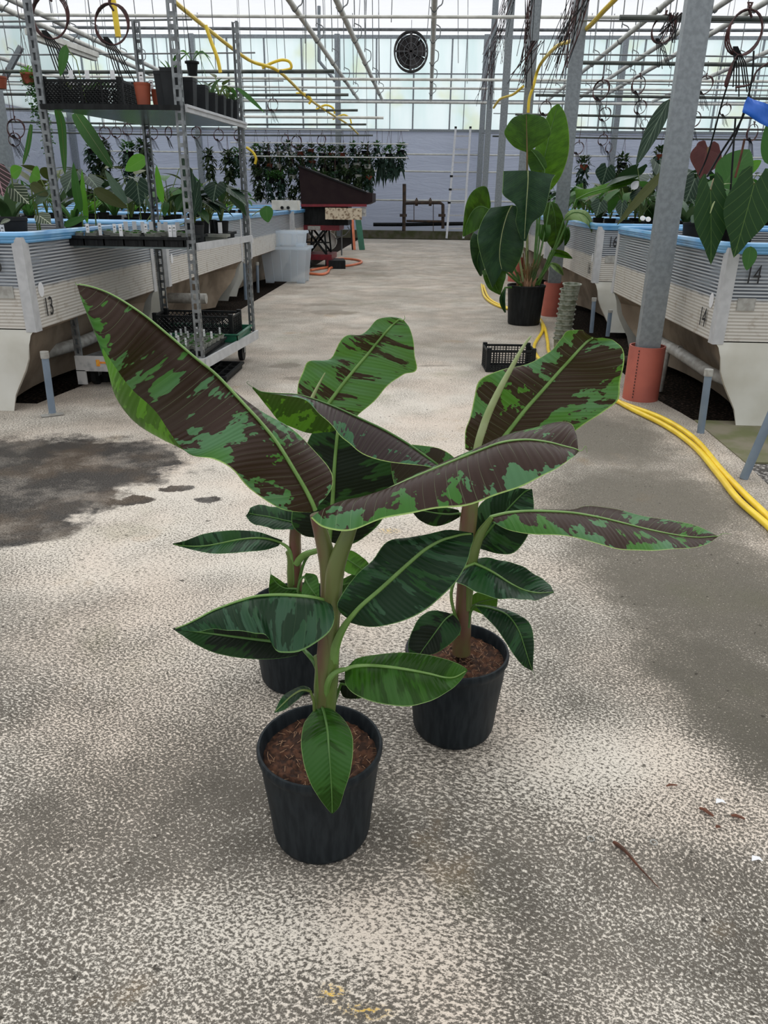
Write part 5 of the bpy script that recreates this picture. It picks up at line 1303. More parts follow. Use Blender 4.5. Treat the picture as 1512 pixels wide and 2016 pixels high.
# black crate on platform, hood, speckled panel
mb=MB(); LBx=[PX(597,436,YL-.1).x,PX(700,436,YL-.1).x]; mb.box(LBx[0],YL-.25,zt+.022,LBx[1]-.1,YL+.35,PX(620,403).z-.01); tag(obj('black_box',mb,M_blackp,None,False),'black box on the lift table under the brown hood','box')
mb=MB(); P=[PX(593,403,YL-.35),PX(722,403,YL-.35),PX(733,398,YL-.35),PX(733,380,YL-.35),PX(722,379,YL-.35),PX(588,326,YL-.35)]
vs=[(p.x,YL-.35,p.z) for p in P]+[(p.x,YL+.45,p.z) for p in P]; n=6
hd=thing('sloping_hood','large dark brown wedge-shaped hood with a sloping top on the lift table','hood',(P[0].x,YL,P[0].z)); hl=hd.location.copy()
mb.add([Vector(v)-hl for v in vs],[tuple(range(n)),tuple(reversed(range(n,2*n)))]+[(i,i+n,(i+1)%n+n,(i+1)%n) for i in range(n)]); obj('shell',mb,M_hood,hd,False)
mb=MB(); mb.beam(Vector((P[0].x,YL-.36,P[0].z-.01))-hl,Vector((P[1].x,YL-.36,P[1].z-.01))-hl,.03,.035); obj('bottom_trim',mb,M_redp,hd,False)
mb=MB(); mb.beam(Vector((P[5].x,YL-.36,P[5].z))-hl,Vector((P[4].x,YL-.36,P[4].z))-hl,.02,.02); obj('sloping_edge',mb,M_blackp,hd,False)
a_,b_=PX(640,409,YL-.45),PX(712,433,YL-.45); mb=MB(); mb.box(a_.x,YL-.45,b_.z,b_.x,YL-.40,a_.z); o=obj('speckled_panel',mb,M_mould,None,False); tag(o,'cream speckled board jutting out below the brown hood','board')
a_,b_=PX(710,408,YL-.3),PX(720,426,YL-.3); mb=MB(); mb.box(a_.x,YL-.34,b_.z,b_.x,YL-.2,a_.z); mb.cyl((b_.x-.02,YL-.36,b_.z+.06),(b_.x-.02,YL-.34,b_.z+.06),.018,10); o=obj('end_bracket',mb,M_paintw,None,False); tag(o,'small pale bracket with a black knob beside the speckled board','bracket')
# white panel boxes on the far left tub
a_,b_=aty(537,377,10.6),aty(588,397,10.6); o=thing('white_panel_box','white flat box with two black knobs on the third left tub, beside the hood','box',((a_.x+b_.x)/2,10.6,.838)); mb=MB(); w_=(b_.x-a_.x)/2; mb.box(-w_,-.12,0,w_,.12,a_.z-b_.z); mb.box(-.004,-.124,.01,.004,-.12,a_.z-b_.z); obj('body',mb,M_white,o,False)
for dx in (-.03,.05): mb=MB(); mb.cyl((dx,-.15,.03),(dx,-.12,.03),.02,10); obj('knob',mb,M_blackp,o)
# orange hose, dustpans
hose([atz(x,y,.02) for x,y in ((612,532),(640,527),(690,522),(712,516),(700,511),(672,509),(655,512))]+[],.018,M_ohose,'orange hose looped on the floor beside the lift table, far strand')
hose([atz(x,y,.02) for x,y in ((606,538),(632,540),(645,536),(650,528),(665,525))],.018,M_ohose,'short near strand of the orange hose beside the clear box')
for (p0,p1,m,w_,lb) in (((694,432),(698,468),M_ohose,.05,'orange handle leaning upright behind the lift table'),((705,432),(713,468),M_greenp,.12,'dark green board leaning behind the lift table'),((690,432),(694,465),M_blackp,.03,'black handle leaning beside the orange one behind the lift table')):
    A_=aty(*p0,16.5);B_=aty(*p1,16.3); B_.z=.0; mb=MB(); mb.beam(B_,A_,w_,.02,up=Vector((0,-1,0))); tag(obj('leaning_board',mb,m,None,False),lb,'board')
mb=MB(); A_=PX(645,470,12.9); mb.lathe([(.001,0),(.13,.02),(.15,.05),(.14,.05)],20); o=obj('white_basin',mb,M_white); o.location=(A_.x,A_.y,.33); o.rotation_euler=(1.2,.6,0); tag(o,'white basin tilted behind the lift table legs','basin')
# ================================================================ back wall: ladder, valve pipes, fan
YLd=21.3
ld=thing('aluminium_ladder','tall aluminium ladder leaning on the back wall at the end of the aisle','ladder',(0.7,YLd,0)); L0=Vector((.7,YLd,0))
def ldp(px,py): 
    f=(470-py)/215.0; return aty(px,py,YLd+.9*f)
for (a,b) in (((879,470),(897,254)),((912,470),(926,254))):
    mb=MB(); A_,B_=ldp(*a)-L0,ldp(*b)-L0; A_.z=max(A_.z,-.05); mb.beam(A_,B_,.055,.07,up=Vector((0,-1,0))); st=obj('stile',mb,M_alu,ld,False)
    mb=MB(); mb.box(B_.x-.03,B_.y-.03,B_.z,B_.x+.03,B_.y+.03,B_.z+.06); obj('end_cap',mb,M_blackp,st,False)
for py in (268,294,320,347,373,399,424,450):
    f=(470-py)/216; xa_=879+18*f; xb_=912+14*f; mb=MB(); mb.beam(ldp(xa_,py)-L0,ldp(xb_,py)-L0,.04,.035); obj('rung',mb,M_alu,ld,False)
for py in (347,373,399):
    f=(470-py)/216; mb=MB(); q=ldp(879+18*f,py)-L0; mb.box(q.x-.05,q.y-.05,q.z-.025,q.x+.03,q.y+.0,q.z+.025); obj('rung_lock',mb,M_blackp,ld,False)
YV=21.9
vp=thing('valve_manifold','rusty flanged pipe loop with valves against the back wall left of the ladder','pipework',(0.3,YV,0)); L0=Vector((.3,YV,0))
def V_(px,py): return aty(px,py,YV)-L0
mb=MB(); mb.tube([V_(796,362),V_(796,400),V_(795,455)],.05,10); mb.tube([V_(797,400),V_(830,399),V_(866,399),V_(872,403),V_(872,450)],.045,10); obj('main_pipe',mb,M_rust,vp)
for (x,y,h) in ((794,424,1),(870,424,1),(820,399,0),(847,399,0)):
    q=V_(x,y); mb=MB()
    if h: mb.cyl(q-Vector((0,0,.035)),q+Vector((0,0,.035)),.10,14)
    else: mb.cyl(q-Vector((.04,0,0)),q+Vector((.04,0,0)),.085,14); mb.cyl(q,q+Vector((0,0,.12)),.02,8)
    obj('flange',mb,M_rust,vp)
mb=MB(); mb.tube([V_(800,435),V_(870,436)],.03,8); mb.tube([V_(815,400),V_(815,435)],.012,6); mb.tube([V_(853,400),V_(853,455)],.012,6); obj('thin_pipe',mb,M_rust,vp)
pipe('floor_pipe',[aty(735,442,22),aty(800,442,22),aty(925,440,22)],.05,M_blackp,'thick black pipe along the foot of the back wall')
mb=MB()
c=aty(809,101,20.5)
fan=thing('circulation_fan','round dark caged ventilator fan hanging high before the back wall','fan',c)
mb.tube([(.39*math.cos(a*PI/20),0,.41*math.sin(a*PI/20)) for a in range(40)],.022,6,closed=True); mb.tube([(.39*math.cos(a*PI/20),.16,.41*math.sin(a*PI/20)) for a in range(40)],.022,6,closed=True)
rows=[[Vector((.39*math.cos(a*PI/20),y_,.41*math.sin(a*PI/20))) for a in range(41)] for y_ in (0,.16)]; mb.grid(rows); obj('housing',mb,M_fan,fan)
for k in range(5):
    a=k*2*PI/5+.3; mb=MB(); rows=[]
    for i in range(6):
        r=.07+.29*i/5; w_=.10+.14*i/5
        rows.append([Vector((r*math.cos(a+v*w_/r*.9),.10+.05*v,r*math.sin(a+v*w_/r*.9))) for v in(-1,-.3,.3,1)])
    mb.grid(rows); obj('blade',mb,M_fan,fan)
mb=MB(); mb.cyl((0,-.0,0),(0,.2,0),.08,16); mb.box(-.03,-.01,-.40,.03,.0,.40); mb.box(-.39,-.01,-.02,.39,0,.02); obj('motor',mb,M_fan,fan)
mb=MB()
for r in (.16,.28): mb.tube([(r*math.cos(a*PI/16),-.02,r*1.05*math.sin(a*PI/16)) for a in range(32)],.004,4,closed=True)
for k in range(12): a=k*PI/6; mb.tube([(.06*math.cos(a),-.02,.06*math.sin(a)),(.38*math.cos(a),-.01,.40*math.sin(a))],.003,4)
obj('guard',mb,M_midbar,fan)
mb=MB(); mb.tube([(0,.08,.41),(0,.08,4.86-c.z)],.006,5); obj('hanging_rod',mb,M_midbar,fan)
# ================================================================ overhead pipes and bars
def run(px0,py0,px1,py1,z,r,m,lb,cat='pipe',y0=None,y1=None,hooks=True,name='overhead_pipe'):
    a=atz(px0,py0,z); b=atz(px1,py1,z)
    if y1 is not None: b=a+(b-a)*((y1-a.y)/(b.y-a.y))
    if y0 is not None: a=a+(b-a)*((y0-a.y)/(b.y-a.y))
    o=thing(name,lb,cat,a); mb=MB(); mb.cyl(Vector((0,0,0)),b-a,r,10); obj('tube',mb,m,o)
    if hooks:
        L=(b-a).length; d=(b-a)/L; k=1.2; i=0
        while k<L:
            q=d*k; mb=MB(); s=.09
            mb.tube(csamp([q+Vector((-r-.01,0,0)),q+Vector((0,0,-r-.012)),q+Vector((r+.012,0,0)),q+Vector((s,0,.06)),q+Vector((s,0,.16)),q+Vector((.0,0,.22)),q+Vector((-.03,0,.26)),q+Vector((-.03,0,min(1.3,4.85-z)))],3),.008,5); obj('hook',mb,M_midbar,o); k+=2.0; i+=1
    return o
# pairs of white heating pipes, aisle direction (constant x)
ZH=3.25
def alongx(px,py,z): return atz(px,py,z).x
def aisle_pipe(px,py,z,r,lb,y0=5.5,y1=20.9,hooks=True,m=None,x=None):
    x=x if x is not None else atz(px,py,z).x
    o=thing('overhead_pipe',lb,'pipe',(x,y0,z)); mb=MB(); mb.cyl((0,0,0),(0,y1-y0,0),r,10); obj('tube',mb,m or M_white,o)
    if hooks:
        k=1.6
        while k<y1-y0:
            mb=MB(); q=Vector((0,k,0)); s=.10
            mb.tube(csamp([q+Vector((-r-.012,0,.01)),q+Vector((0,0,-r-.014)),q+Vector((r+.014,0,.01)),q+Vector((s,0,.05)),q+Vector((s,0,.17)),q+Vector((.0,0,.22)),q+Vector((0,0,.28)),q+Vector((-.02,0,4.86-z))],3),.0085,5); obj('hook',mb,M_midbar,o); k+=2.1
    return o
aisle_pipe(707,98,ZH,.038,'white heating pipe above the aisle, left of the fan')
aisle_pipe(852,98,ZH,.038,'white heating pipe above the aisle, right of the fan')
for i,(px,py,lb) in enumerate([(232,100,'upper of the white heating pipes crossing the top left corner'),(60,40,'outermost white heating pipe at the top left'),(1240,65,'white heating pipe slanting over the right beds, inner one'),
        (1330,68,'white heating pipe slanting over the right beds, second one'),(1400,150,'white heating pipe low over the far right beds'),(590,30,'white heating pipe left of the aisle centre, high up'),(110,150,'white heating pipe low over the left beds'),(1480,20,'white heating pipe at the top right corner')]):
    aisle_pipe(px,py,ZH-.0 if i!=5 else ZH,.036,lb)
# cross bars over the beds
def xbar(y,x0,x1,z,r,m,lb,group,sag=.0,name='hanging_bar'):
    mb=MB(); mb.tube([(x0,y,z),(x0*.66+x1*.34,y,z-sag),(x0*.33+x1*.67,y,z-sag),(x1,y,z)],r,8); return tag(obj(name,mb,m),lb,'bar',group)
leftY=[8.8,10.7,12.5,14.8,17.3]; 
for y in leftY:
    xbar(y,-8.5,-1.0-(y-8.8)*.02,2.2,.017,M_dkbar,OR_[leftY.index(y)]+' dark hanging bar over the left beds, counted from the camera','hanging bars over the left beds',.02)
rightY=[6.2,8.2,10.6,12.9,14.9,17.2]
for y in rightY:
    xbar(y,1.3,9.5,2.2 if y>6.3 else 2.18,.017,M_dkbar,OR_[rightY.index(y)]+' dark hanging bar over the right beds, counted from the camera','hanging bars over the right beds',.02)
xbar(4.6,-4.2,-1.35,1.62+.2,.010,M_dkbar,'thin dark bar crossing behind the trolley posts near the top left','',0) if False else None
# white cross rails over everything
for (y,z,r,m,lb) in ((21.0,ZH-.02,.03,M_white,'white cross rail carrying the aisle pipe ends before the back wall'),(11.6,3.24,.02,M_white,'white cross pipe passing in front of the fan'),(15.2,2.98,.022,M_white,'white cross pipe below the fan'),
        (18.6,3.25,.022,M_white,'rear white cross pipe below the fan'),(9.4,3.19,.024,M_white,'high white cross pipe at the top of the view'),(13.0,3.95,.02,M_midbar,'grey cross wire near the top of the view'),(17.8,4.2,.028,M_midbar,'grey lattice girder chord before the shade screen')):
    xbar(y,-9.5,12.5,z,r,m,lb,None,.03,'cross_pipe')
xbar(13.6,-4.2,-.75,2.20,.02,M_white,'white bar with a free end over the left beds near the aisle',None,0,'cross_pipe')
for k,(y,z) in enumerate(((7.2,2.35),(9.7,2.5),(11.5,2.45),(13.7,2.6),(16,2.5),(19.2,2.4))):
    xbar(y,-9.8,-2.0,z,.008,M_midbar,OR_[k]+' thin grey wire over the left beds, counted from the camera','thin wires over the left beds',.03,'support_wire')
    xbar(y,1.2,13.0,z,.008,M_midbar,OR_[k]+' thin grey wire over the right beds, counted from the camera','thin wires over the right beds',.03,'support_wire')
# vertical suspension wires
rnd=random.Random(21)
SW=[]
for k in range(52):
    side=rnd.choice((-1,1)); y=rnd.choice(leftY if side<0 else rightY); SW.append(((-1.2-rnd.random()*6.5) if side<0 else (1.5+rnd.random()*7),y,side))
cnt={}
for x,y,side in sorted(SW,key=lambda q:(q[2],q[1],q[0])):
    n_=cnt.get((side,y),0); cnt[(side,y)]=n_+1; bn=(leftY if side<0 else rightY).index(y)
    mb=MB(); mb.tube([(x,y,2.19),(x+rnd.uniform(-.05,.05),y+rnd.uniform(-.3,.3),4.85)],.0042,4); tag(obj('suspension_wire',mb,M_midbar),'%s wire from the left above the %s hanging bar over the %s beds'%(OR_[n_],OR_[bn],'left' if side<0 else 'right'),'wire','suspension wires over the beds')
for k,(px,y) in enumerate(((719,14),(748,16),(770,12),(838,14),(850,12),(905,16),(925,18),(640,15),(700,17),(600,13),(560,15),(545,18))):
    p=aty(px,60,y); mb=MB(); mb.tube([(p.x,y,rnd.uniform(2.9,3.4)),(p.x+rnd.uniform(-.12,.12),y,4.85)],.006,4); tag(obj('suspension_wire',mb,M_midbar),'thin grey wire over the aisle, in line with %s'%['the right fan side left pipe','the left pipe middle','the fan left edge','the fan right edge','the right aisle pipe','the ladder foot','the ladder top','the lift table left','the hood low end','the hood middle','the hood high end','the white panel box'][k],'wire','suspension wires over the aisle')
# grey bracket by the girder left
mb=MB(); 
g0,g1,g2=aty(628,12,17.8),aty(628,120,17.8),aty(660,160,17.8); mb.tube([g0,g1,g2],.035,8); tag(obj('bent_strut',mb,M_galv),'bent grey steel strut hanging left of the aisle centre','strut')
# long white lamp trough top left
a_,b_=aty(60,62,7.5),aty(186,108,9.5); o=thing('light_fitting','long cream lamp trough slanting at the top left behind the trolley','light fitting',a_); mb=MB(); d=b_-a_
mb.beam((0,0,0),d,.10,.05); mb.beam(Vector((0,0,-.04)),d+Vector((0,0,-.04)),.06,.04); obj('housing',mb,M_mould if False else M_white,o,False); mb=MB(); mb.tube([(0,0,.02),(0,0,4.86-a_.z)],.005,4); mb.tube([d+Vector((0,0,.02)),d+Vector((0,0,4.86-b_.z))],.005,4); obj('hanger',mb,M_midbar,o)
# dark brace at left
for a,b in (((0,170),(42,92)),):
    A_,B_=aty(*a,11),aty(*b,11); mb=MB(); mb.beam(A_,B_,.06,.06); tag(obj('diagonal_brace',mb,M_galv,None,False),'grey diagonal brace at the far left edge','brace')
# ================================================================ yellow ceiling hose with loops
def hose3(pts,r,lb,m=None):
    P=csamp([Vector(p) for p in pts],6); mb=MB(); mb.tube(P,r,8); return tag(obj('ceiling_hose',mb,m or M_yhose),lb,'hose')
ys=[6.0,7.3,8.8,10.7,12.5,14.8,17.3]
pxs=[(340,0),(410,58),(490,118),(548,140),(600,188),(640,217),(685,245),(705,264)]
dd=[5.9,7.0,8.2,8.8,10.7,12.5,15.3,17.5]
hose3([aty(x,y,d) for (x,y),d in zip(pxs,dd)],.016,'yellow hose slanting from the top left towards the back wall over the left beds')
for i,(pts,y) in enumerate((([(548,140),(572,135),(570,122),(555,118),(535,124),(516,134)],8.8),([(608,205),(612,195),(600,185),(583,184)],10.7),([(622,216),(640,207),(655,212),(659,224)],12.5),([(655,235),(675,226),(688,232),(692,245)],14.8))):
    hose3([aty(a,b,y) for a,b in pts],.014,['largest','second','third','smallest'][i]+' yellow hose loop over the end of a hanging bar')
hose3([aty(a,b,6.5) for a,b in ((405,50),(415,80),(428,115),(434,143))],.014,'yellow hose end dangling down behind the trolley')
hose3([aty(a,b,5.2) for a,b in ((218,-20),(224,10),(229,45),(233,73))],.018,'thick yellow hose end hanging at the top left')
hose3([aty(a,b,19) for a,b in ((485,290),(498,300),(504,312),(502,323))],.03,'short yellow-green hose curl by the hanging plant wall')
# right: yellow hose from column
hose3([aty(x,y,d) for (x,y),d in zip([(1225,-15),(1190,20),(1160,52),(1125,80),(1098,90),(1070,118),(1058,140),(1050,170),(1042,195),(1040,222)],[6.2,6.6,7.1,8.0,8.6,9.8,10.2,10.2,10.2,10.2])],.018,'yellow hose zigzagging down from the top right over the steel columns')
hose3([aty(x,y,d) for (x,y),d in zip([(1030,170),(1010,186),(985,195),(972,212)],[12,12.5,13.4,14])],.018,'thin yellow hose piece between the far right columns')
# ================================================================ red-brown wire coils and cable bundles
wc=thing('wire_coil','','wire coil'); mb=MB()
for k in range(3):
    mb.tube([(.085*(1+.04*k)*math.cos(a*PI/12),.006*k,-.09+.095*math.sin(a*PI/12+.1*k)) for a in range(24)],.004,5,closed=True)
obj('coil',mb,M_redcable,wc)
mb=MB()
for k in range(6): mb.tube([(-.05+.004*k,0,-.15),(-.03+.012*k,.0,-.22),(-.01+.02*k,.01,-.32-.02*(k%3))],.0032,5)
obj('tails',mb,M_blackp,wc)
mb=MB(); mb.tube([(0,0,.0),(.01,0,.03),(0,.02,.035),(0,0,.01)],.006,5); mb.tube([(0,0,0),(.02,0,-.03)],.006,5); obj('tie',mb,M_redcable,wc)
freeze(wc); first2=[True]
def coil(px,py,y,lb,g,s=1,rz=0,z=None):
    p=aty(px,py,y)
    if z is not None: p.z=z
    if first2[0]: first2[0]=False; o=wc; o.location=p; o.scale=(s,)*3; o.rotation_euler=(0,0,rz); o['label']=lb
    else: o=dup(wc,p,rz,lb,None,s)
    if g: o['group']=g
    elif 'group' in o.keys(): del o['group']
    return o
coil(215,8,4.6,'large dark red wire coil hanging at the top left beside the yellow hose',None,1.0,.1)
coil(92,-12,4.6,'large dark red wire coil hanging at the top left behind the front trolley post',None,1.1,.0)
rr=random.Random(5)
def coils(L,side):
    L=sorted(L)
    for n_,(px,py,y,s) in enumerate(L):
        c=coil(px,py,y,'frayed dark wire coil over the %s beds, %s from the left'%(side,OR_[n_]),'wire coils over the %s beds'%side,s,rr.uniform(-.6,.6))
        dz=(2.2-c.location.z)/s
        if dz<0: c.location.z=2.2; dz=0
        mb=MB(); mb.tube([(0,0,0),(.01,0,dz*.5),(0,0,dz+.02)],.004,4); obj('string',mb,M_redcable,c)
coils(((28,235,8.8,1.0),(26,262,8.8,.7),(205,250,12.5,.9),(228,250,12.5,.8),(250,245,12.5,.8),(300,252,14.8,1),(330,250,14.8,1),(385,250,14.8,1),(430,255,14.8,1),(537,195,10.7,.75),(583,268,17.3,1.2),(560,255,17.3,1),(632,250,17.3,1.1),(470,255,14.8,1)),'left')
coils(((1185,158,8.2,.9),(1192,212,10.6,.8),(1188,265,12.9,.8),(1200,282,12.9,.7),(1140,280,12.9,.9),(1260,150,8.2,.8),(1262,198,10.6,.8),(1270,235,10.6,.6),(1310,30,6.2,.9),(1390,150,8.2,.8),(1485,245,10.6,1.0),(1370,220,10.6,.9),(1430,205,10.6,.7),(1075,200,10.6,.8)),'right')
coil(1475,20,6.0,'large thin wire hoop at the top right corner',None,1.4,.2)
# frayed cable bundle hanging over the columns
for i,(x0,y0,x1,y1,d) in enumerate(((1150,-10,1085,160,6.8),(1130,-10,1070,190,9.5),(1040,-10,1028,180,10.0),(1006,-10,965,120,13.2),(990,60,960,150,16.5),(1060,80,1012,180,10.0),(972,100,950,215,16.5),(1330,25,1306,90,6.1))):
    o=thing('cable_bundle','bundle of thin dark red and black cable ends, %s'%['largest one at the second column','second one over the tall plant','dark one on the third column','one on the fourth column','small one near the ladder','one between third and fourth columns','farthest one above the ladder','one over the right beds'][i],'cables',aty(x0,y0,d)); L0=o.location.copy(); mb=MB(); mb2=MB()
    for k in range(16):
        q0=aty(x0+rr.uniform(-14,14),y0,d+rr.uniform(-.1,.1))-L0; f=rr.uniform(.5,1); q1=aty(x0+(x1-x0)*f+rr.uniform(-22,22),y0+(y1-y0)*f,d+rr.uniform(-.1,.1))-L0
        (mb if k%2 else mb2).tube([q0,(q0+q1)/2+Vector((rr.uniform(-.03,.03),0,0)),q1],.0035,4)
    obj('red_strands',mb,M_redcable,o); obj('black_strands',mb2,M_blackp,o)
    mb=MB(); mb.tube([(0,0,0),(0,0,4.9-L0.z)],.004,4); obj('hanger',mb,M_midbar,o)
# ================================================================ plants
# hanging plants before the back wall
def foliage_mesh(seed,h,r,n,lw,mat,drop=True):
    rn=random.Random(seed); mb=MB()
    for i in range(n):
        a=rn.random()*6.28; rr_=r*math.sqrt(rn.random()); z=-rn.random()*h if drop else rn.random()*h
        k=1-.55*abs(z)/h; b=Vector((rr_*k*math.cos(a),rr_*k*math.sin(a),z)); L=lw*rn.uniform(1.6,3.2)
        e=b+Vector((math.cos(a)*.7,math.sin(a)*.7,rn.uniform(-1.2,.3) if drop else rn.uniform(-.3,1))).normalized()*L
        rleaf(mb,b,e,lw*rn.uniform(.4,.8),.1,.2,nu=3,nv=1)
    return mb
hp=[]
for v in range(4):
    o=thing('hanging_plant','','hanging plant',(0,0,-50-v)); 
    mb=MB(); mb.lathe([(.07,-.10),(.10,0),(.105,.005),(.09,-.01)],14,cap0=True); obj('hanging_pot',mb,[M_blackp,M_terra,M_white,M_blackp][v],o)
    obj('foliage',foliage_mesh(v,[.55,.40,.7,.5][v],.15,[150,120,130,120][v],.056,None),[V_bg,V_bg2,V_bg,V_bg2][v],o,True,0)['kind']='stuff'
    obj('foliage',foliage_mesh(v+9,.16,.15,70,.045,None,False),[V_bg,V_bg,V_bg2,V_mid][v],o,True,0)['kind']='stuff'
    mb=MB(); mb.tube([(-.09,0,0),(0,0,.5)],.004,4); mb.tube([(.09,0,0),(0,0,.5)],.004,4); obj('hanger',mb,M_redcable,o)
    freeze(o); hp.append(o)
rn=random.Random(12); used=[0]*4; spots=[]
rowz=((2.05,20.7),(1.72,20.25),(1.40,19.8))
for r_,(z,y) in enumerate(rowz):
    xbar(y,-4.9,-.5,z+.5,.012,M_white,'white bar carrying the %s row of hanging plants'%['rear top','middle','front low'][r_],'bars carrying the hanging plants',0)
    for k in range(11):
        spots.append((-4.35+k*.275+rn.uniform(-.03,.03)+.1*r_,y,z,rn.choice((0,1,3,2)),'leafy hanging plant before the back wall, %s row, %s from the left'%(['rear top','middle','front low'][r_],OR_[k]),'hanging plants before the back wall'))
for k in range(3): spots.append((-1.30+k*.30,20.7,2.05,3,'%s bushy hanging plant right of the main rows'%['left','middle','right'][k],'hanging plants right of the rows'))
q_=0
for (px,y) in ((185,14.8),(205,14.8),(255,14.8),(285,14.8),(412,17.3),(450,17.3),(470,17.3)):
    p=aty(px,320,y); spots.append((p.x,y,1.70,rn.choice((0,1,3)),'leafy hanging plant over the far left beds, %s from the left'%OR_[q_],'hanging plants over the far left beds')); q_+=1
q_=0
for (px,y) in ((1150,17.2),(1225,17.2),(1300,14.9)):
    p=aty(px,320,y); spots.append((p.x,y,1.70,rn.choice((0,1,3)),'leafy hanging plant over the far right beds, %s from the left'%OR_[q_],'hanging plants over the far right beds')); q_+=1
for i,(x,y,z,v,lb,g) in enumerate(spots):
    if not used[v]: used[v]=1; o=hp[v]; o.location=(x,y,z); o['label']=lb; o['group']=g
    else:
        sz=rn.uniform(.7,1.08); dup(hp[v],(x,y,z+.5*(1-sz)),rn.random()*6,lb,g,(rn.uniform(.8,1.1),rn.uniform(.8,1.1),sz))
for v in range(4):
    if not used[v]:
        for c in CH_[hp[v].name]: bpy.data.objects.remove(c)
        bpy.data.objects.remove(hp[v])
# epiphyte plaques with hanging strap leaves
for i,(px,py,n,l) in enumerate(((705,335,12,.5),(725,340,12,.55),(752,330,14,.65),(770,320,5,.75),(783,340,9,.5),(690,345,10,.4),(676,350,8,.35))):
    p=aty(px,py-22,20.7); o=thing('strap_leaf_plant','hanging plant with long straight dark leaves before the back wall, %s'%['third from left','centre one','widest one','narrow longest one','rightmost by the pipe','second from left','leftmost of these'][i],'hanging plant',p)
    for k in range(n):
        a=rn.uniform(-1,1); mb=MB(); b=Vector((a*.08,0,rn.uniform(-.15,.05))); e=b+Vector((a*.13,rn.uniform(-.1,.1),-l*rn.uniform(.6,1)))
        rleaf(mb,b,e,.028,.2,.05,nu=6,nv=1,up=Vector((0,-1,0))); obj('leaf',mb,V_bg2,o,True,0)
    mb=MB(); mb.tube([(0,0,0),(0,0,2.57-p.z)],.005,4); obj('hanger',mb,M_midbar,o)
# plants standing on the tubs
ZB=.745
rn=random.Random(31)
PL=[]
def tubplants(x0,x1,y0,y1,nx,ny,lbl,grp,kinds,smin=.2,smax=.38):
    for i in range(nx):
        for j in range(ny):
            k=rn.choice(kinds); x=x0+(x1-x0)*(i+.5)/nx+rn.uniform(-.07,.07); y=y0+(y1-y0)*(j+.5)/ny+rn.uniform(-.07,.07)
            dn=dict(heart='dark heart-leaved',heartg='green heart-leaved',white='white-veined',strap='narrow-leaved',lime='bright green narrow-leaved',grey='grey-green strap-leaved',olive='olive-leaved',mid='mid-green leafy',bush='bushy green')
            plant('bed_plant','%s plant, %s, %s row, %s from aisle'%(dn[k],lbl,OR_[j],OR_[i if x0>0 else nx-1-i]),'potted plant',(x,y,ZB-.0),k,rn.uniform(smin,smax),(.055,.10,M_blackp),rn,dn[k]+' plants '+grp)
tubplants(-4.05,-1.98,5.7,7.7,5,4,'second left tub','in tub 15',('mid','heart','olive','grey','strap','lime'),.30,.46)
tubplants(-4.05,-1.98,3.85,5.1,5,2,'nearest left tub','in tub 13',('mid','heart','olive','grey','strap'),.24,.36)
tubplants(-6.9,-4.9,4.6,8.8,5,6,'outer left tubs','in the second left row',('mid','lime','olive','grey','bush'),.45,.65)
tubplants(-4.0,-2.05,8.6,10.4,4,3,'third left tub','in the third left tub',('mid','lime','grey'),.15,.28)
tubplants(1.6,3.5,6.5,8.5,5,4,'second right tub','in tub 16',('heart','heart','grey','mid','olive'),.36,.52)
tubplants(1.7,3.5,4.1,5.5,4,3,'nearest right tub','in tub 14',('heart','mid','grey','heartg'),.18,.28)
tubplants(4.4,6.4,5.6,9.5,5,5,'outer right tubs','in the second right row',('heart','grey','mid','bush','olive'),.45,.65)
tubplants(1.6,3.5,9.3,14,4,5,'far right tubs','in the far right tubs',('heart','mid','bush'),.3,.5)
# small round-leaf hero plants at the frame edges -------------------
def heroleaf(o,name,base,tip,y0,y1,wd,m,up,heart=True,stalk=None,cup=.12,sr=.004,lb=None):
    L0=o.location; mb=MB(); rleaf(mb,aty(*base,y0)-L0,aty(*tip,y1)-L0,wd,cup,.06,nu=14,nv=6,up=Vector(up),heart=heart)
    l=obj(name,mb,m,o,True,0)
    if lb: l['label']=lb
    if stalk:
        mb=MB(); P=csamp([aty(*q)-L0 for q in stalk],4); mb.tube(P,sr,7); obj('leaf_stalk',mb,M_stemd,l)
    return l
an=thing('heart_leaf_anthurium','large plant with long drooping heart leaves hanging over the rim of tub 14','potted plant',(1.75,3.75,ZB))
minipot(an,.075,.13,M_blackp)
f=(-.1,-1,.25)
heroleaf(an,'leaf',(1399,374),(1402,520),3.50,3.44,.068,V_green,f,stalk=[(1440,470,3.72),(1420,400,3.62),(1408,352,3.56),(1399,374,3.50)])
heroleaf(an,'leaf',(1485,362),(1447,506),3.42,3.36,.092,V_green,f,stalk=[(1455,470,3.72),(1460,420,3.6),(1470,350,3.5),(1485,362,3.42)])
heroleaf(an,'leaf',(1478,485),(1471,532),3.47,3.44,.03,V_mid,f,False)
mb=MB(); P=csamp([aty(*q)-an.location for q in ((1442,361,3.6),(1420,365,3.58),(1408,390,3.5),(1398,420,3.48))],5); mb.tube(P,[.001+.005*math.sin(PI*i/len(P)) for i in range(len(P))],6,flat=.4); obj('pale_spathe',mb,M_ribp,an)
heroleaf(an,'leaf',(1420,370),(1478,292),3.9,3.95,.085,V_mid,(-.2,-1,.2),False,stalk=[(1450,470,3.8),(1425,400,3.85),(1420,370,3.9)])
heroleaf(an,'leaf',(1515,325),(1520,225),3.7,3.7,.04,V_mid,(-.2,-1,.2),False)
heroleaf(an,'leaf',(1455,345),(1500,315),4.0,4.0,.03,V_lime,(-.2,-1,.2),False)
mr=thing('maroon_leaf_plant','dark plant with one big upright maroon heart leaf beside the near column','potted plant',(1.95,4.25,ZB)); minipot(mr,.07,.13,M_blackp)
heroleaf(mr,'leaf',(1394,290),(1385,345),4.3,4.28,.07,V_maroon,(0,-1,-.1))
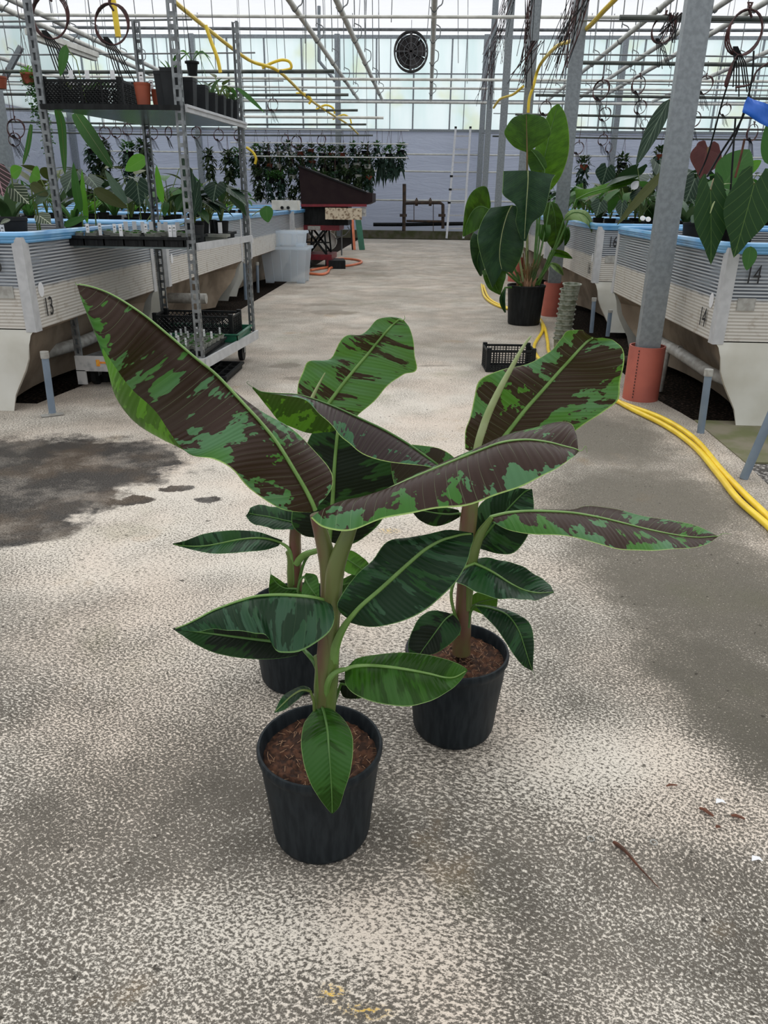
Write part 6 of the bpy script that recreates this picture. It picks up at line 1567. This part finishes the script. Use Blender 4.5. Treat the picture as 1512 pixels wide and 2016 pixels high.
heroleaf(mr,'leaf',(1393,292),(1380,352),4.3,4.26,.078,V_maroon,(0,-1,-.1),stalk=[(1380,430,4.25),(1386,350,4.29),(1394,290,4.3)],sr=.006)
for (a,b,y) in (((1400,400),(1320,130),4.2),((1368,352),(1470,200),4.1),((1415,400),(1478,180),4.0),((1440,380),(1448,235),3.8),((1448,340),(1468,272),3.9),((1420,340),(1500,100),4.0)):
    pass
for i,(pts,r) in enumerate((([(1376,345,4.2),(1395,300,4.2),(1425,190,4.1),(1453,108,4.0)],.004),([(1392,348,4.1),(1420,300,4.1),(1455,245,4.0),(1478,190,3.9)],.005),([(1424,310,4.0),(1450,262,4.0),(1478,170,3.9),(1484,100,3.9)],.004),([(1438,380,3.6),(1442,320,3.6),(1448,232,3.6)],.004),([(1447,350,3.8),(1458,310,3.8),(1466,273,3.8)],.005))):
    P=csamp([aty(*q) for q in pts],5); mb=MB(); mb.tube(P,r,6); tag(obj('plant_stake',mb,M_twig if i==4 else M_blackp),['thin dark flower stalk reaching up to a spike beside the near column','dark stalk slanting up under the blue tape','dark stalk crossing behind the blue tape','thin black stake rising before the big heart leaf','brown short stake between the heart leaves'][i],'stalk')
mb=MB(); P=csamp([aty(x,y,4.0) for x,y in ((1428,172),(1434,150),(1442,125),(1453,106))],4); mb.tube(P,[.003,.008,.010,.010,.009,.008,.007,.006,.005,.004,.003,.002,.001],8); tag(obj('flower_spike',mb,M_redcable),'dark red flower spike at the top of a thin stalk, upper right','flower')
mb=MB(); P=csamp([aty(x,y,5.0) for x,y in ((1448,172),(1478,165),(1490,140),(1515,122))],4); mb.tube(P,.006,6); tag(obj('dark_tendril',mb,M_redcable),'dark red curved tendril at the upper right edge','tendril')
# blue tape flag
A_=[(1473,190),(1516,208),(1516,252),(1460,221)]
mb=MB(); rows=[]
for i in range(7):
    f_=i/6; a_=aty(A_[0][0]+(A_[1][0]-A_[0][0])*f_,A_[0][1]+(A_[1][1]-A_[0][1])*f_,3.7+.02*math.sin(f_*4)); b_=aty(A_[3][0]+(A_[2][0]-A_[3][0])*f_,A_[3][1]+(A_[2][1]-A_[3][1])*f_,3.68+.02*math.sin(f_*4+1)); rows.append([a_.lerp(b_,k/4)+Vector((0,.01*math.sin(k+i),0)) for k in range(5)])
mb.grid(rows); fl=obj('tape_flag',mb,M_blueflag); tag(fl,'bright blue tape flag folded round a stalk at the upper right edge','flag'); md=fl.modifiers.new('t','SOLIDIFY'); md.thickness=.001
# pleated dark drooping leaf left of the near column
pl=thing('pleated_leaf_plant','plant with long pleated dark leaves drooping left of the near column','potted plant',(1.75,5.0,ZB)); minipot(pl,.07,.13,M_blackp)
heroleaf(pl,'leaf',(1318,195),(1252,322),4.9,4.75,.045,V_dark,(-.5,-1,.1),False,stalk=[(1330,430,5.0),(1335,300,4.95),(1318,195,4.9)])
heroleaf(pl,'leaf',(1310,335),(1215,440),4.8,4.7,.028,V_olive,(-.5,-1,.1),False)
sv=thing('velvet_leaf_plant','small dark velvety plant with pale veins, just right of the near column','potted plant',(1.50,4.56,ZB)); minipot(sv,.06,.15,M_sq)
heroleaf(sv,'leaf',(1368,352),(1350,398),4.48,4.42,.055,V_dark,(-.1,-1,.3),stalk=[(1366,430,4.56),(1372,380,4.53),(1368,352,4.48)]); heroleaf(sv,'leaf',(1352,345),(1335,365),4.5,4.48,.03,V_dark,(-.1,-1,.5)); heroleaf(sv,'leaf',(1372,425),(1362,438),4.45,4.42,.024,V_grey,(-.1,-1,.5),False)
hl_=thing('round_leaf_plant','dark plant with bold pale veins over the rim of tub 16','potted plant',(1.62,6.6,ZB)); minipot(hl_,.06,.1,M_blackp)
heroleaf(hl_,'leaf',(1182,398),(1174,425),6.35,6.3,.062,V_dark,(-.1,-1,.4)); heroleaf(hl_,'leaf',(1225,400),(1222,430),6.35,6.3,.045,V_dark,(-.1,-1,.4)); heroleaf(hl_,'leaf',(1195,330),(1185,365),6.8,6.8,.085,V_dark,(.2,-1,.2))
ca=thing('calla_flower','small white flower tip behind the bright paddle leaf','flower',aty(1243,372,6.6)); mb=MB(); rleaf(mb,(0,0,0),(.05,0,.06),.03,.5,.1,up=Vector((0,-1,.2))); obj('spathe',mb,M_tagw,ca); 
for (px,py,lb) in ((1265,430,'left of two small white discs on the rim of tub 14'),(1276,432,'right of two small white discs on the rim of tub 14')):
    p=aty(px,py,5.6); mb=MB(); mb.lathe([(.001,.0),(.018,.0),(.018,.004),(.001,.005)],14,cap0=True); o=obj('white_disc',mb,M_tagw); o.location=p; o.rotation_euler=(1.1,0,0); tag(o,lb,'disc')
# left edge: veined anthuriums in the dark pot
lv=thing('white_veined_plant','plant with bold white-veined dark leaves in a dark pot at the left edge','potted plant',(aty(18,440,3.72).x,3.72,ZB)); minipot(lv,.085,.15,M_sq)
heroleaf(lv,'leaf',(28,372),(56,400),3.66,3.6,.042,V_white,(.1,-1,.5)); heroleaf(lv,'leaf',(-6,335),(5,385),3.62,3.55,.052,V_pink,(.2,-1,.3)); heroleaf(lv,'leaf',(78,425),(100,440),3.65,3.6,.035,V_white,(.3,-1,.8)); heroleaf(lv,'leaf',(20,432),(0,440),3.6,3.57,.02,V_white,(0,-.5,1),False)
label_tag((aty(1,430,3.6).x,3.6,ZB+.06),.06,.02,0,'white label at the left edge of tub 13')
xbar(5.2,-9.8,-1.0,2.6,.008,M_midbar,'thin grey wire above the view carrying the terracotta hanging pots',None,0,'support_wire')

for i,(px,py,y,R,lb) in enumerate(((55,148,5.2,.045,'hanging terracotta pot with trailing small-leaved vines left of the trolley'),(-3,155,5.2,.05,'terracotta hanging pot cut by the left frame edge'))):
    p=aty(px,py,y); o=thing('hanging_terracotta_pot',lb,'hanging plant',(p.x,y,p.z)); mb=MB(); mb.lathe([(R*.75,-R*1.1),(R*.95,0),(R,.002),(R,.012),(R*.9,.012)],20,cap0=True); obj('pot',mb,M_terra,o)
    mb=MB(); mb.tube([(-R,0,0),(0,0,.25)],.0015,4); mb.tube([(R,0,0),(0,0,.25),(0,0,2.61-p.z)],.0015,4); obj('hanger',mb,M_redcable,o)
    if i==0:
        mb=MB(); rq=random.Random(2)
        for v in range(15):
            x0=rq.uniform(-.04,.07); L=rq.uniform(.25,.52); yy=rq.uniform(-.04,.04); P=[Vector((x0*.8+.03*k/10+.01*math.sin(k*1.3+v),yy,.01-L*k/12)) for k in range(13)]
            mb.tube(P,.0009,4)
            for k in range(1,13):
                for q in range(3): a=rq.random()*6; b=P[k]+Vector((0,0,rq.uniform(0,.02))); rleaf(mb,b,b+Vector((math.cos(a)*.019,math.sin(a)*.019,-.008)),.0075,.1,.1,nu=3,nv=1)
        obj('trailing_vines',mb,V_mid,o,True,0)['kind']='stuff'
        obj('top_foliage',foliage_mesh(5,.04,.05,60,.010,None,False),V_lime,o,True,0)['kind']='stuff'
# small black hanging pot with arching leaves
p=aty(378,125,6.0); o=thing('hanging_black_pot','small black hanging pot with arching strap leaves above the top shelf','hanging plant',p); mb=MB(); mb.lathe([(.03,-.075),(.04,0),(.05,.0),(.05,.012),(.04,.012)],18,cap0=True); obj('pot',mb,M_blackp,o)
for k,(dx,dz,L) in enumerate(((.17,-.10,.1),(.1,-.14,.1),(-.08,.02,.1),(.14,-.02,.1))):
    mb=MB(); P=csamp([Vector((0,0,.01)),Vector((dx*.5,-.01,.07)),Vector((dx,-.02,dz+.05))],5); rows=[[q+Vector((0,0,0))+Vector((.3,.0,.9)).cross(Vector((0,1,0)))*0+Vector((-.2,.0,1)).normalized()*v*.008*math.sin(PI*(.1+.85*i/(len(P)-1))) +Vector((0,v*.006,0)) for v in(-1,0,1)] for i,q in enumerate(P)]; mb.grid(rows,0,[[(0,0,i/10,.5+.5*v) for v in (-1,0,1)] for i in range(len(P))]); obj('leaf',mb,V_lime,o,True,0)
mb=MB(); mb.tube([(0,0,.0),(-.02,0,.3),(-.05,0,.75)],.0025,4); obj('hanger',mb,M_blackp,o)
# named leaves seen through the trolley
def bigleaf(lb,base,tip,y,wd,m,up=(-.2,-1,.2),heart=False):
    b=aty(*base,y); o=thing('bed_leaf_plant',lb,'plant',(min(b.x,-1.93),b.y,ZB)); heroleaf(o,'leaf',base,tip,y,y-.03,wd,m,up,heart); mb=MB(); mb.tube([Vector((0,0,0)),b-o.location],.004,5); obj('leaf_stalk',mb,M_stemg,o)
bigleaf('upright bright strap leaf behind the left front trolley post',(160,420),(141,320),4.6,.030,V_mid)
bigleaf('second upright bright strap leaf behind the trolley, beside the first',(172,440),(158,335),4.7,.022,V_lime)
bigleaf('broad olive leaf pointing right through the trolley bay',(185,372),(250,410),4.55,.035,V_olive)
bigleaf('dark heart leaf in the middle of the trolley bay',(270,360),(275,405),5.7,.10,V_dark,heart=True)
bigleaf('bright green folded leaf high in the trolley bay',(288,310),(245,335),5.7,.055,V_lime)
bigleaf('grey-green long leaf leaning left in the trolley bay',(250,400),(205,335),5.6,.035,V_grey)
bigleaf('grey pointed leaf slanting low behind the front post',(70,400),(102,372),4.3,.025,V_grey)
bigleaf('bright round leaf at the left above tub 13',(62,340),(78,352),4.4,.05,V_lime)
bigleaf('bright round leaf left of the front trolley post, upper one',(22,345),(42,330),4.3,.035,V_lime)
bigleaf('dark olive arched leaf left of the front post',(60,362),(95,385),4.3,.03,V_olive)
bigleaf('green drooping leaf over the rim of the third left tub',(524,405),(527,438),8.28,.075,V_mid)
bigleaf('pale upright leaf at the left of the trolley bay',(125,445),(172,425),4.25,.02,V_mid)
bigleaf('narrow pale leaf among the shelf plants',(300,420),(283,380),5.2,.012,V_grey)
bigleaf('yellow-green upright leaf by the rear left post',(320,400),(306,325),5.6,.03,V_lime)
bigleaf('long fern-like leaf drooping right of the rear trolley post',(480,395),(487,440),5.6,.03,V_grey)
